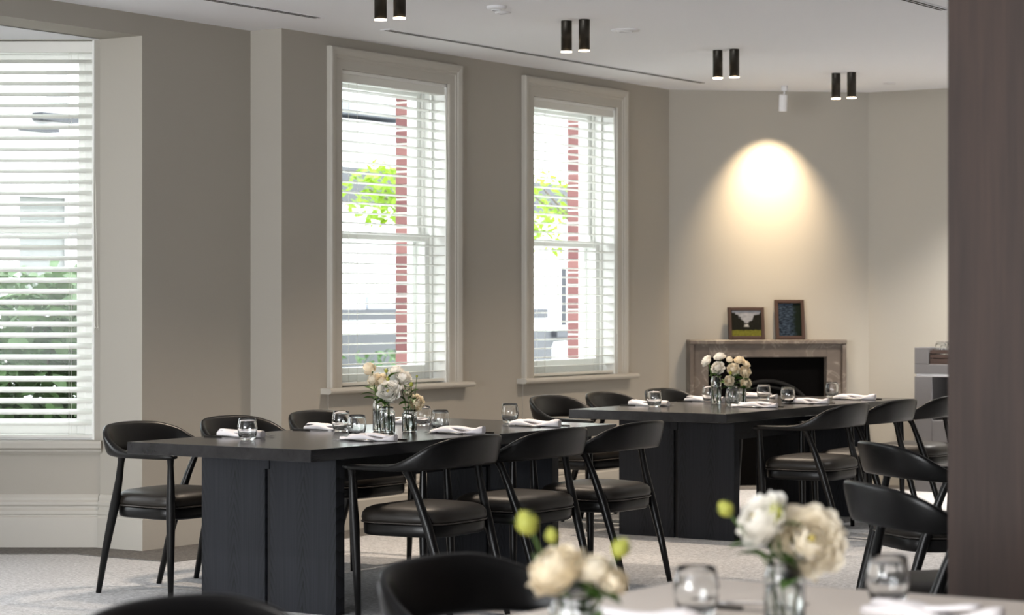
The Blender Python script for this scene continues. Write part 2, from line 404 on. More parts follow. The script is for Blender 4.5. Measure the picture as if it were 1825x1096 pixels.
# diagonal chimney wall and end wall
struct(MB().prism([(v.x, v.y) for v in (P4, P4-FN*0.35-FD*0.3, P5-FN*0.35+FD*0.3, P5)][::-1], 0, CE).build('wall_fireplace', M['wall']))
struct(MB().box(P5.x-0.05, XR, P5.y, P5.y+0.3, 0, CE).build('wall_end', M['wall']))
struct(MB().box(XR, XR+0.2, YB, 5.6, 0, CE).build('wall_right', M['pillar']))
mb = MB().box(-0.5, 0.2, YB-0.2, YB, 0, CE).box(9.0, XR, YB-0.2, YB, 0, CE).box(0.2, 9.0, YB-0.2, YB, 0, 0.4).box(0.2, 9.0, YB-0.2, YB, 2.68, CE)
struct(mb.build('wall_rear', M['wall']))
# skirting boards
SK = [(0, 0), (0.022, 0), (0.022, 0.165), (0.016, 0.172), (0.016, 0.178), (0.020, 0.183), (0.020, 0.200), (0.012, 0.212), (0.012, 0.222), (0.018, 0.232), (0.018, 0.246), (0.010, 0.256), (0.010, 0.268), (0.004, 0.284), (0, 0.288)]
def skirt(name, p0, p1, out):
    struct(MB().extrude_profile(SK, p0, p1, out).build(name, M['trim']))
skirt('baseboard_window', (0, 0.0), (0, 4.36), (1, 0))
skirt('baseboard_pier', (-0.222, -0.887), (-0.222, 0.0), (1, 0))
skirt('baseboard_step', (-0.20, 0.0), (0.022, 0.0), (0, -1))
skirt('baseboard_reveal', (-0.519, -0.887), (-0.20, -0.887), (0, -1))
skirt('baseboard_cant', bayp(0.02, 0), bayp(1.6, 0), tuple(BN))
skirt('baseboard_fireplace', tuple(P4), tuple(P4+FD*0.12), tuple(FN))
skirt('baseboard_end', (P5.x, P5.y), (XR, P5.y), (0, -1))
# carpet: pale tiles, dark border strip along the walls
tile = {}
def carpet_tile(x0, x1, y0, y1):
    k = (round(x1-x0, 3), round(y1-y0, 3))
    if k not in tile:
        tile[k] = MB().box(-k[0]/2+.0008, k[0]/2-.0008, -k[1]/2+.0008, k[1]/2-.0008, 0, 0.006).mesh('carpet_tile', 0.0015, 1)
    share('carpet_tile', tile[k], M['carpet'], fl, ((x0+x1)/2, (y0+y1)/2, 0.0))
TW, TL = 0.5, 1.0
def diag(x): return 4.02+(x-0.1)*0.90          # inner edge of the border along the chimney wall
x = 0.30; col = 0
while x < 6.3:
    y = -6.8+(0.5 if col % 2 else 0.0)
    while y < 5.05:
        y1 = min(y+TL, 5.05, diag(x))
        if y1-y > 0.05: carpet_tile(x, x+TW, round(y, 3), round(y1, 3))
        y += TL
    x += TW; col += 1
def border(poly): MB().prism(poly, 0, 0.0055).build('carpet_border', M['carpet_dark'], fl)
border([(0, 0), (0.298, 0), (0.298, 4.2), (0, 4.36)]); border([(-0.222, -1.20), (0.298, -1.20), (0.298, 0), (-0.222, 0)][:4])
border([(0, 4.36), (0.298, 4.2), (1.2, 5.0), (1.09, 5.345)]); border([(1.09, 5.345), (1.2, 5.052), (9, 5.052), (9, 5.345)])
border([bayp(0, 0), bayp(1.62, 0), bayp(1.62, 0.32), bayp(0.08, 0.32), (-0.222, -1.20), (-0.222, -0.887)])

# ------------------------------------------------------------------ windows
def sash_window(name, y0, y1):
    w = empty(name, (0, 0, 0), kind='structure')
    ya, yb = y0-0.124, y1+0.124; zt = WZ1+0.124
    # architrave profile: (across from opening edge outward, projection)
    prof = [(0.0, 0.0), (0.0, 0.016), (0.012, 0.018), (0.055, 0.018), (0.062, 0.024), (0.074, 0.024), (0.080, 0.030), (0.104, 0.036), (0.118, 0.036), (0.124, 0.028), (0.124, 0.0)]
    def run(nm, a0, a1, mitre0, mitre1, place):
        vs = []
        for end, mi in ((a0, mitre0), (a1, mitre1)):
            for a, p in prof: vs.append(place(end+mi*a, a, p))
        n = len(prof)
        MB().add(vs, [tuple(range(n)), tuple(range(2*n-1, n-1, -1))]+[(i, n+i, n+(i+1) % n, (i+1) % n) for i in range(n)]).build(nm, M['trim'], w)
    run('architrave', WZ0, WZ1, 0, 1, lambda s, a, p: (p, y0-a, s))
    run('architrave', WZ0, WZ1, 0, 1, lambda s, a, p: (p, y1+a, s))
    run('architrave', y0, y1, -1, 1, lambda s, a, p: (p, s, WZ1+a))
    # sill with rounded nose and apron
    pr = [(-0.12, 0.79), (0.062, 0.79), (0.074, 0.797), (0.078, 0.806), (0.074, 0.816), (0.062, 0.823), (-0.12, 0.823)]
    MB().extrude_profile(pr, (0, ya-0.055), (0, yb+0.075), (1, 0)).build('sill', M['trim'], w, weld=True)
    MB().box(0.0, 0.005, ya+0.01, yb-0.01, 0.29, 0.79).build('apron', M['wall'], w, 0.001, 1)
    # box frame, linings and stops
    mb = MB()
    for s, yy in ((1, y0), (-1, y1)):
        a, b2 = sorted((yy, yy+s*0.012)); mb.box(-0.27, 0.0, a, b2, WZ0, WZ1)
        a, b2 = sorted((yy+s*0.012, yy+s*0.030)); mb.box(-0.115, -0.095, a, b2, WZ0, WZ1)
        mb.box(-0.175, -0.160, a, b2, WZ0, WZ1); mb.box(-0.27, -0.225, *sorted((yy+s*0.012, yy+s*0.045)), WZ0, WZ1)
    mb.box(-0.27, 0, y0, y1, WZ1-0.02, WZ1); mb.box(-0.30, -0.08, y0, y1, WZ0, WZ0+0.03)
    mb.build('box_frame', M['sash'], w, 0.002, 1)
    zm = 1.70
    for nm, xa, xb, z0, z1, br, tr in (('upper_sash', -0.220, -0.178, zm-0.02, WZ1-0.02, 0.045, 0.055), ('lower_sash', -0.158, -0.116, WZ0+0.03, zm+0.025, 0.085, 0.045)):
        a, b2 = y0+0.014, y1-0.014; st = 0.055
        s = MB().box(xa, xb, a, a+st, z0, z1).box(xa, xb, b2-st, b2, z0, z1).box(xa, xb, a+st, b2-st, z0, z0+br).box(xa, xb, a+st, b2-st, z1-tr, z1).build(nm, M['sash'], w, 0.003, 1)
        MB().box((xa+xb)/2-0.002, (xa+xb)/2+0.002, a+st, b2-st, z0+br, z1-tr).build('pane', M['pane'], s)
    MB().lathe([(0.0, 0), (0.024, 0.0), (0.024, 0.012), (0.012, 0.02), (0.012, 0.04), (0.0, 0.045)], 14, (-0.14, y1-0.115, zm+0.02)).build('sash_lock', M['sash'], w)
    # brick reveals outside the frame, laid course by course
    bk = MB().box(-0.052, 0.052, -0.11, 0.11, -0.036, 0.036).mesh('brick', 0.004, 1)
    z = 0.62; i = 0
    while z < 2.75:
        for s, yy in ((-1, y0), (1, y1)):
            share('brick', bk, M['brick'], w, (-0.325, yy+s*(0.090+(0.003 if i % 3 == 0 else 0)), z))
        z += 0.0855; i += 1
    for s, yy in ((-1, y0), (1, y1)):
        MB().box(-0.374, -0.276, *sorted((yy-s*0.013, yy+s*0.2)), 0.6, 2.78).build('mortar_bed', M['mortar'], w)
    MB().box(-0.42, -0.26, y0-0.12, y1+0.12, 0.70, 0.80).build('outer_sill', M['render_white'], w, 0.006)
    return w
sash_window('window_1', *WIN[0]); sash_window('window_2', *WIN[1])
# bay window
w3 = empty('window_3', (0, 0, 0), kind='structure')
def bb(nm, mat, parts, parent, bev=0.002):
    mb = MB()
    for p in parts: baybox(mb, *p)
    return mb.build(nm, mat, parent, bev, 1)
bb('box_frame', M['sash'], [(BT0, BT0+0.07, -0.20, -0.10, BZ0, BZ1), (BT0, BT0+0.012, -0.27, 0, BZ0, BZ1), (BT1-0.07, BT1, -0.20, -0.10, BZ0, BZ1), (BT0, BT1, -0.20, -0.10, BZ1-0.05, BZ1), (BT0, BT1, -0.27, -0.02, BZ0, BZ0+0.025)], w3)
for nm, n0, n1, z0, z1 in (('upper_sash', -0.235, -0.195, 1.68, BZ1-0.04), ('lower_sash', -0.185, -0.145, BZ0+0.025, 1.735)):
    a, b2 = BT0+0.066, BT1-0.066
    s = bb(nm, M['sash'], [(a, a+0.055, n0, n1, z0, z1), (b2-0.055, b2, n0, n1, z0, z1), (a+0.055, b2-0.055, n0, n1, z0, z0+(0.08 if nm[0] == 'l' else 0.05)), (a+0.055, b2-0.055, n0, n1, z1-0.05, z1)], w3)
    bb('pane', M['pane'], [(a+0.055, b2-0.055, (n0+n1)/2-0.002, (n0+n1)/2+0.002, z0+0.05, z1-0.05)], s, 0)
pr = [(-0.10, 0.525), (0.03, 0.525), (0.046, 0.535), (0.050, 0.560), (0.046, 0.570), (0.036, 0.575), (-0.10, 0.575)]
MB().extrude_profile(pr, bayp(0.0, 0), bayp(1.6, 0), tuple(BN)).build('sill', M['trim'], w3, weld=True)
pr = [(0.0, 0.500), (0.014, 0.500), (0.030, 0.515), (0.034, 0.525), (0.0, 0.525)]
MB().extrude_profile(pr, bayp(0.0, 0), bayp(1.6, 0), tuple(BN)).build('sill_moulding', M['trim'], w3, weld=True)

# ------------------------------------------------------------------ venetian blinds
def blind(label, org, rz, width, ztop, zbot, tilt, cord_side, cord_len):
    # local x along the blind, local -y into the room
    r = empty('venetian_blind', org, rz, label, 'blind', 'white venetian blinds')
    MB().box(0.0, width, -0.028, 0.035, ztop-0.062, ztop).build('valance', M['blindrail'], r, 0.003, 1)
    n = 8; vs = []
    for k in range(n+1):
        a = (k/n-0.5); vs.append((a*0.0635, 0.0035*(1-4*a*a)))
    pts = [(y, z+0.0013) for y, z in vs]+[(y, z-0.0013) for y, z in vs[::-1]]
    L_ = width-0.008; m = len(pts)
    mb = MB().add([(0.004, y, z) for y, z in pts]+[(0.004+L_, y, z) for y, z in pts], [tuple(range(m)), tuple(range(2*m-1, m-1, -1))]+[(i, m+i, m+(i+1) % m, (i+1) % m) for i in range(m)])
    me = mb.mesh('slat')
    z = ztop-0.062-0.045; rs = random.Random(3)
    while z > zbot+0.05:
        share('slat', me, M['blind'], r, (0, 0, z), (tilt+rs.uniform(-0.012, 0.012), 0, 0)); z -= 0.0585
    MB().box(0.004, width-0.004, -0.030, 0.030, zbot, zbot+0.018).build('bottom_rail', M['blindrail'], r, 0.003, 1)
    for fx in ((0.16, 0.84) if width < 1.12 else (0.12, 0.5, 0.88)):
        MB().tube([(width*fx, 0.031, zbot+0.01), (width*fx, 0.031, ztop-0.06)], 0.0011, 5).build('ladder_cord', M['cord'], r)
        MB().tube([(width*fx, -0.031, zbot+0.01), (width*fx, -0.031, ztop-0.06)], 0.0011, 5).build('ladder_cord', M['cord'], r)
    cx = width-0.012 if cord_side > 0 else 0.012
    zb = ztop-cord_len; o = 0.014*cord_side
    loop = [(cx, -0.034, ztop-0.03), (cx+o*0.6, -0.046, ztop-0.5*cord_len), (cx+o, -0.050, zb+0.05), (cx+o*1.2, -0.052, zb), (cx+o*1.8, -0.052, zb-0.012), (cx+o*2.4, -0.052, zb), (cx+o*2.2, -0.050, zb+0.05), (cx+o*1.2, -0.044, ztop-0.5*cord_len), (cx+o*0.2, -0.034, ztop-0.03)]
    MB().tube(catmull(loop, 32), 0.0017, 6).build('pull_cord', M['cord'], r)
    return r
blind('white slatted blind in the left one of the two sash windows', (-0.040, WIN[0][0]+0.004, 0), PI/2, WIN[0][1]-WIN[0][0]-0.008, WZ1-0.004, WZ0+0.015, -0.09, 1, 1.52)
blind('white slatted blind in the sash window nearest the fireplace', (-0.040, WIN[1][0]+0.004, 0), PI/2, WIN[1][1]-WIN[1][0]-0.008, WZ1-0.004, WZ0+0.015, -0.09, 1, 1.52)
bp_ = bayp(BT1-0.004, -0.045)
blind('wide white slatted blind in the bay window at the far left', (bp_[0], bp_[1], 0), TH, BT1-BT0-0.004, BZ1-0.002, BZ0+0.008, 0.40, 1, 1.52)

# ------------------------------------------------------------------ dining tables
def dining_table(x0, x1, y0, y1, zt, label, top, leg, group=None):
    cx, cy = (x0+x1)/2, (y0+y1)/2; hx, hy = (x1-x0)/2, (y1-y0)/2
    t = empty('dining_table', (cx, cy, 0), 0, label, 'table', group)
    MB().box(-hx, hx, -hy, hy, zt-0.050, zt).build('tabletop', top, t, 0.002, 1)
    pm = MB().box(-0.176, 0.176, -0.03, 0.03, 0.006, zt-0.050).mesh('leg_panel', 0.002, 1)
    for s in (-1, 1):
        for k in (-1, 1):
            share('leg_panel', pm, leg, t, (k*0.189, s*(hy-0.36), 0))
        MB().box(-0.04, 0.04, s*(hy-0.36)-0.012, s*(hy-0.36)+0.012, 0.006, zt-0.05).build('joint_strip', M['slot'], t)
        MB().box(-0.035, 0.012, s*(hy-0.36)-(0.034 if s < 0 else -0.0), s*(hy-0.36)+(0.0 if s < 0 else 0.034), zt-0.115, zt-0.05).build('beam_end', leg, t, 0.002, 1)
    MB().box(-0.02, 0.02, -(hy-0.40), hy-0.40, zt-0.20, zt-0.05).build('beam', leg, t)
    return t
TZ = 0.717
T1 = (1.339, 2.323, -2.696, -0.296); T2 = (1.312, 2.296, 0.891, 3.291)
dining_table(*T1, TZ, 'long black-stained oak table nearest the bay window, with white flowers', M['tabletop'], M['table'], 'long dark dining tables')
dining_table(*T2, TZ, 'long black-stained oak table in front of the stone fireplace', M['tabletop'], M['table'], 'long dark dining tables')
dining_table(5.676, 6.660, -8.04, -5.638, TZ, 'pale beige table out of focus along the bottom right edge', M['pale_top'], M['pale_top'])

# ------------------------------------------------------------------ chairs
def superellipse(a, b, n, seg, p=2.6):
    out = []
    for k in range(seg):
        t = k*2*PI/seg; c, s = math.cos(t), math.sin(t)
        out.append((a*math.copysign(abs(c)**(2/p), c), b*math.copysign(abs(s)**(2/p), s)))
    return out
def make_chair():
    r = empty('dining_chair')
    # continuous arm and back rail: (lateral, forward), bottom z, top z, width
    key = [((-0.258, 0.272), 0.623, 0.643, 0.046), ((-0.276, 0.205), 0.622, 0.645, 0.050), ((-0.284, 0.10), 0.622, 0.647, 0.050), ((-0.284, 0.0), 0.622, 0.655, 0.044),
           ((-0.273, -0.075), 0.625, 0.688, 0.036), ((-0.240, -0.140), 0.630, 0.730, 0.030), ((-0.172, -0.188), 0.634, 0.756, 0.026), ((-0.088, -0.209), 0.636, 0.764, 0.024), ((0.0, -0.215), 0.637, 0.766, 0.024)]
    key = key+[((-p[0], p[1]), a, b, w) for p, a, b, w in key[-2::-1]]
    n = 64
    P = catmull([(p[0], p[1], 0) for p, a, b, w in key], n); Q = catmull([(a, b, w) for p, a, b, w in key], n)
    rings = []
    for i in range(n+1):
        t = (P[min(i+1, n)]-P[max(i-1, 0)]).normalized(); nn = Vector((-t.y, t.x, 0))  # outward is to the left of travel reversed
        za, zb, w = Q[i]; h = zb-za; zc = (za+zb)/2
        lean = 0.16*max(0, (h-0.03))
        e = min(i, n-i); sc = 1.0 if e > 1 else (0.92 if e == 1 else 0.66)
        pw = 3.2
        ring = []
        for a, b in superellipse(w/2*sc, h/2*(sc if e < 2 else 1), 0, 16, pw):
            k = (b/(h/2))
            ring.append(P[i]+nn*(-a)*1.0+nn*(-1)*(-0) + Vector((0, 0, zc+b)) + (-nn)*(0) + nn*(-lean*k*0.5 if False else 0))
        # lean the back outwards towards the top
        out = Vector((P[i].x, P[i].y+0.02, 0)).normalized()
        ring = [q+out*(lean*((q.z-zc)/(h/2))) for q in ring]
        rings.append(ring)
    MB().loft(rings).build('back_rail', M['chair'], r)
    for s in (-1, 1):
        MB().tube([(s*0.235, 0.222, 0.006), (s*0.240, 0.226, 0.20), (s*0.247, 0.233, 0.40), (s*0.252, 0.237, 0.52), (s*0.256, 0.239, 0.595), (s*0.2575, 0.240, 0.62), (s*0.258, 0.240, 0.636)],
                  [0.0120, 0.0165, 0.0210, 0.0165, 0.0135, 0.0155, 0.021], 14).build('leg', M['chair'], r)
        MB().tube([(s*0.205, -0.225, 0.006), (s*0.213, -0.175, 0.20), (s*0.221, -0.115, 0.40), (s*0.236, -0.075, 0.52), (s*0.253, -0.048, 0.60), (s*0.262, -0.036, 0.628), (s*0.268, -0.030, 0.650)],
                  [0.0120, 0.0165, 0.0210, 0.0165, 0.0145, 0.0185, 0.021], 14).build('leg', M['chair'], r)
    def outline(sc, z, dy=0.0):
        out = []
        for a, b in superellipse(1, 1, 0, 40, 4.2):
            w = 0.232+0.018*b
            out.append((a*w*sc, 0.045+b*0.205*sc+dy, z))
        return out
    MB().loft([outline(0.93, 0.352), outline(0.975, 0.358), outline(0.985, 0.372), outline(0.985, 0.398), outline(0.975, 0.402)]).build('seat_frame', M['chair'], r)
    cu = MB().loft([outline(0.96, 0.402), outline(1.0, 0.408), outline(1.02, 0.425), outline(1.005, 0.444), outline(0.95, 0.460), outline(0.84, 0.470), outline(0.62, 0.477), outline(0.30, 0.480)]).build('seat_cushion', M['leather'], r)
    ring = outline(1.012, 0.407); MB().tube(ring+[ring[0]], 0.0035, 6, False).build('piping', M['piping'], cu)
    return r
chair0 = make_chair(); used = [False]
def chair(x, y, rz, label, group):
    if not used[0]: o = chair0; used[0] = True
    else: o = copy_tree(chair0)
    o.location = (x, y, 0); o.rotation_euler = (0, 0, rz)
    return tag(o, label, 'chair', group)
def face(dx, dy): return math.atan2(-dx, dy)       # local +y is where the chair faces
G = 'black armchairs with leather seats'
chair(1.05, -2.12, face(1, 0)+0.02, 'black armchair on the window side of the near table, beside the bay', G)
chair(1.06, -1.47, face(1, 0)-0.01, 'black armchair on the window side of the near table, middle one of three', G)
chair(1.05, -0.80, face(1, 0)+0.01, 'black armchair on the window side of the near table, farthest of three', G)
chair(2.54, -2.14, face(-1, 0)+0.01, 'black armchair with its back to us at the near table, nearest of three', G)
chair(2.55, -1.47, face(-1, 0)-0.02, 'black armchair with its back to us at the near table, middle one of three', G)
chair(2.55, -0.78, face(-1, 0)+0.01, 'black armchair with its back to us at the near table, farthest of three', G)
chair(1.00, 1.48, face(1, 0), 'black armchair on the window side of the far table, leftmost of three', G)
chair(1.00, 2.10, face(1, 0)+0.01, 'black armchair on the window side of the far table, middle one of three', G)
chair(1.01, 2.80, face(1, 0)-0.01, 'black armchair on the window side of the far table, nearest the fireplace', G)
chair(2.56, 1.48, face(-1, 0), 'black armchair with its back to us at the far table, nearest of three', G)
chair(2.56, 2.13, face(-1, 0)-0.01, 'black armchair with its back to us at the far table, middle one of three', G)
chair(2.56, 2.86, face(-1, 0)+0.01, 'black armchair with its back to us at the far table, before the grey cabinet', G)
chair(5.434, -5.978, face(1, 0.0), 'blurred black armchair in the foreground beside the pale table', G)
chair(5.425, -6.82, face(1, 0.0), 'black chair back barely rising above the bottom edge at lower left', G)
chair(5.278, -3.424, face(0.653, 0.759), 'large black armchair half hidden by the walnut pillar, nearer one of two', G)
chair(4.460, -1.543, face(0.653, 0.759), 'black armchair half hidden by the walnut pillar, farther one with grey seat showing', G)
# pale upholstered chair behind the pillar
pc = empty('upholstered_chair', (5.05, -0.62, 0), face(-0.55, -0.83), 'pale linen upholstered chair just showing beside the walnut pillar', 'chair')
def shell(sc, z, d):
    ring = []
    for k in range(40):
        t = k*2*PI/40; ring.append((math.cos(t)*sc, math.sin(t)*d, z))
    return ring
rings = []
for i in range(21):
    a = PI+(i/20)*PI
    x_, y_ = math.cos(a)*0.28, math.sin(a)*0.27+0.02
    top = 0.66+0.10*abs(math.sin(a))**2; o_ = Vector((math.cos(a), math.sin(a)*0.95, 0)).normalized()
    sec = []
    for u, v in superellipse(0.035, 1, 0, 16, 3):
        zc = 0.24+(top-0.24)*(v*0.5+0.5)
        sec.append(Vector((x_, y_, 0))+o_*(u+0.05*(v*0.5+0.5))+Vector((0, 0, zc)))
    rings.append(sec)
MB().loft(rings).build('shell_back', M['pale_fabric'], pc)
def ol(sc, z): return [(a*0.27*sc, 0.02+b*0.25*sc, z) for a, b in superellipse(1, 1, 0, 32, 3.2)]
MB().loft([ol(0.94, 0.30), ol(1, 0.32), ol(1, 0.42), ol(0.93, 0.46), ol(0.6, 0.475), ol(0.2, 0.48)]).build('seat_cushion', M['pale_fabric'], pc)
for sx in (-1, 1):
    for sy in (-1, 1):
        MB().tube([(sx*0.21, 0.02+sy*0.19, 0.006), (sx*0.19, 0.02+sy*0.17, 0.31)], [0.011, 0.018], 10).build('leg', M['chair'], pc)

# ------------------------------------------------------------------ walnut pillar
pil = MB().box(5.715, 6.60, -4.355, -4.02, 0, CE).build('wall_pillar', M['pillar'], None, 0.004, 1)
struct(pil); pil['label'] = 'walnut veneered pillar filling the right edge of the picture'

# ------------------------------------------------------------------ ceiling fittings
def downlight(x, y, label, power=41, col=(1.0, 0.82, 0.64)):
    d = empty('downlight', (x, y, CE), 0, label, 'ceiling light', 'bronze tube downlights in pairs')
    MB().lathe([(0.029, -0.164), (0.0295, -0.165), (0.0295, -0.004), (0.0295, 0.0), (0.0, 0.0)], 28).build('tube', M['bronze'], d)
    MB().lathe([(0.0, -0.1655), (0.0275, -0.1655), (0.0300, -0.170), (0.0300, -0.164), (0.0, -0.160)], 28).build('lamp_lens', M['lamp'], d)
    l = bpy.data.lights.new('downlight_lamp', 'SPOT'); l.energy = power; l.color = col; l.spot_size = math.radians(112); l.spot_blend = 1.0; l.shadow_soft_size = 0.025
    o = bpy.data.objects.new('downlight_lamp', l); C.objects.link(o); o.parent = d; o.location = (0, 0, -0.19)
    return d
rows = [(-1.10, 'partly cut off by the top edge'), (0.58, 'above the near end of the far table'), (2.30, 'above the middle of the far table'), (3.95, 'beside the white spotlight')]
for y, w_ in rows:
    downlight(1.490, y, 'bronze tube downlight, left one of the pair '+w_)
    downlight(1.602, y, 'bronze tube downlight, right one of the pair '+w_)
for xr, yr, pw in ((2.42, 4.70, 95), (4.40, 4.62, 35), (6.2, 4.3, 50), (4.40, 1.2, 40), (6.16, -6.6, 20), (0.9, -4.2, 60)):  # extra pairs added out of view to brighten end wall, floor and pale table
    for dx in (0.0, 0.112):
        downlight(xr+dx, yr, 'added bronze tube downlight out of view, there to brighten the room', pw, (1.0, 0.96, 0.91))
# white adjustable spotlight washing the chimney wall
sp = empty('wall_spotlight', (0.812, 4.554, CE), 0, 'white adjustable spotlight on the ceiling above the fireplace', 'spotlight')
MB().lathe([(0.0, 0.0), (0.024, 0.0), (0.024, -0.035), (0.022, -0.037), (0.0, -0.037)][::-1], 20).build('base', M['white_metal'], sp)
MB().tube([(0, 0, -0.035), (-0.004, 0.002, -0.06)], 0.006, 8).build('stem', M['white_metal'], sp)
head = MB().lathe([(0.027, -0.062), (0.029, -0.060), (0.029, 0.050), (0.026, 0.055), (0.0, 0.055)], 24).lathe([(0.0, -0.050), (0.026, -0.050), (0.026, -0.061)], 24).build('lamp_head', M['white_metal'], sp)
target = Vector((P4.x+FD.x*0.72, P4.y+FD.y*0.72, 2.05)); hp = Vector((0.80, 4.556, CE-0.115))
dirv = (target-hp).normalized()
vis = (dirv*0.35+Vector((0, 0, -1))).normalized()
head.location = hp-Vector((0.812, 4.554, CE)); head.rotation_mode = 'QUATERNION'; head.rotation_quaternion = Vector((0, 0, -1)).rotation_difference(vis)
l = bpy.data.lights.new('spotlight_lamp', 'SPOT'); l.energy = 95; l.color = (1.0, 0.78, 0.52); l.spot_size = math.radians(78); l.spot_blend = 1.0; l.shadow_soft_size = 0.02
o = bpy.data.objects.new('spotlight_lamp', l); C.objects.link(o); o.parent = sp; o.location = hp+vis*0.066-Vector((0.812, 4.554, CE)); o.rotation_mode = 'QUATERNION'; o.rotation_quaternion = Vector((0, 0, -1)).rotation_difference(dirv)
def disc(name, x, y, r, h, label, cat, ring=True):
    d = empty(name, (x, y, CE), 0, label, cat)
    MB().lathe([(0.0, -h), (r*0.75, -h), (r*0.97, -h*0.7), (r, -h*0.2), (r, 0.0)], 32).build('cover', M['white_metal'], d)
    if ring: MB().lathe([(r*0.45, -h*1.25), (r*0.55, -h*1.25), (r*0.55, -h*0.9), (r*0.45, -h*0.9)], 32, closed=True).build('ring', M['white_metal'], d)
disc('smoke_detector', 1.516, -0.138, 0.052, 0.018, 'small white ceiling detector, upper one of two near the top edge', 'detector')
disc('sprinkler_cover', 1.406, 0.088, 0.042, 0.008, 'small flat white ceiling cap, lower one of two near the top edge', 'ceiling cap')
disc('ceiling_speaker', 1.554, 1.099, 0.080, 0.010, 'round white flush ceiling speaker between two pairs of downlights', 'speaker')
disc('sprinkler_cover', 1.508, 4.765, 0.045, 0.008, 'small flat ceiling cap right of the farthest downlights', 'ceiling cap', False)
def slot(x, y0, y1, label):
    d = empty('slot_diffuser', (x, (y0+y1)/2, CE), 0, label, 'air vent', 'linear slot diffusers')
    h = (y1-y0)/2
    MB().box(-0.034, 0.034, -h, h, -0.004, 0.0).build('flange', M['ceil'], d, 0.001, 1)
    for k in (-1, 1):
        MB().box(k*0.013-0.0065, k*0.013+0.0065, -h+0.02, h-0.02, -0.0055, -0.0035).build('slot', M['slot'], d)
slot(0.452, 0.346, 4.043, 'long thin slot air vent in the ceiling above the two sash windows')
slot(0.468, -2.60, -0.258, 'short visible end of a slot air vent at the top left of the ceiling')
slot(3.38, -1.6, 1.25, 'slot air vent in the ceiling beside the walnut pillar')

# ------------------------------------------------------------------ fireplace
fp = empty('fireplace', (P4.x, P4.y, 0), math.atan2(FD.y, FD.x), 'grey-brown marble fireplace with black firebox on the diagonal wall', 'fireplace')
# local x along the wall, local -y into the room
a0, a1, zt = 0.122, 1.267, 1.045
MB().box(a0+0.03, 0.262, -0.10, -0.001, 0.0, zt-0.03).build('jamb_slab', M['marble'], fp, 0.003, 1)
MB().box(1.128, a1-0.03, -0.10, -0.001, 0.0, zt-0.03).build('jamb_slab', M['marble'], fp, 0.003, 1)
MB().box(0.262, 1.128, -0.10, -0.001, 0.922, zt-0.03).build('lintel_slab', M['marble'], fp, 0.003, 1)
MB().box(a0, a0+0.03, -0.125, -0.001, 0.0, zt-0.03).build('outer_edging', M['marble'], fp, 0.003, 1)
MB().box(a1-0.03, a1, -0.125, -0.001, 0.0, zt-0.03).build('outer_edging', M['marble'], fp, 0.003, 1)
MB().box(a0, a1, -0.135, -0.001, zt-0.03, zt).build('mantel_shelf', M['marble'], fp, 0.004, 1)
MB().box(0.262, 1.128, -0.030, -0.002, 0.0, 0.922).build('firebox_panel', M['black'], fp)
ring = []
cx_, rz_ = 0.70, 0.36
for rr, nm, dp in ((0.36, 'iron_arch', 0.055), (0.315, 'iron_arch', 0.045)):
    pts = [(cx_+math.cos(t)*rr, -dp, 0.42+math.sin(t)*rr*0.92) for t in [PI*k/28 for k in range(29)]]
    MB().tube(pts, 0.014 if rr > 0.33 else 0.009, 8).build(nm, M['iron'], fp)
MB().box(cx_-0.37, cx_-0.345, -0.06, -0.03, 0, 0.42).build('iron_post', M['iron'], fp); MB().box(cx_+0.345, cx_+0.37, -0.06, -0.03, 0, 0.42).build('iron_post', M['iron'], fp)
def framed(t0, t1, z0, z1, kind, label):
    w, h = t1-t0, z1-z0; p = P4+FD*((t0+t1)/2)+FN*0.072
    f = empty('picture_frame', (p.x, p.y, z0+0.001), math.atan2(FD.y, FD.x), label, 'picture', 'small framed paintings on the mantel')
    f.rotation_euler = (-0.14, 0, math.atan2(FD.y, FD.x))
    b = 0.024
    for q in ((-w/2, -w/2+b, 0, h), (w/2-b, w/2, 0, h), (-w/2+b, w/2-b, 0, b), (-w/2+b, w/2-b, h-b, h)):
        MB().box(q[0], q[1], -0.014, 0.010, q[2], q[3]).build('frame_rail', M['frame_wood'], f, 0.002, 1)
    MB().box(-w/2+b, w/2-b, -0.006, 0.008, b, h-b).build('canvas', painting_mat('painting_'+kind, kind), f)
framed(0.415, 0.680, 1.046, 1.276, 'field', 'wide framed painting of a dark tree landscape above green grass')
framed(0.760, 0.975, 1.046, 1.330, 'water', 'tall framed painting of dark rippling blue water')

# ------------------------------------------------------------------ service cabinet
cb = empty('service_cabinet', (1.635, 4.90, 0), 0, 'grey service cabinet against the end wall behind the far table', 'cabinet')
MB().box(0, 0.13, 0, 0.40, 0.0, 0.80).build('side_panel', M['cab'], cb, 0.003, 1)
MB().box(0.80, 0.93, 0, 0.40, 0.0, 0.80).build('side_panel', M['cab'], cb, 0.003, 1)
MB().box(0.13, 0.80, 0.36, 0.40, 0.0, 0.80).build('back_panel', M['cab_dark'], cb)
MB().box(0.13, 0.80, 0.0, 0.36, 0.0, 0.50).build('door', M['cab'], cb, 0.003, 1)
MB().box(0.01, 0.92, 0.01, 0.40, 0.80, 0.818).build('shadow_gap', M['white_metal'], cb)
MB().box(0, 0.93, 0, 0.40, 0.818, 0.885).build('top_tray', M['cab'], cb, 0.003, 1)
MB().box(0, 0.105, 0, 0.40, 0.885, 1.000).build('top_block', M['cab'], cb, 0.003, 1)
bk = empty('glass_crate', (1.748, 4.905, 0.886), 0, 'brown wicker crate holding upturned glasses on the grey cabinet', 'crate')
MB().box(0, 0.36, 0, 0.30, 0, 0.012).build('crate_base', M['wicker'], bk)
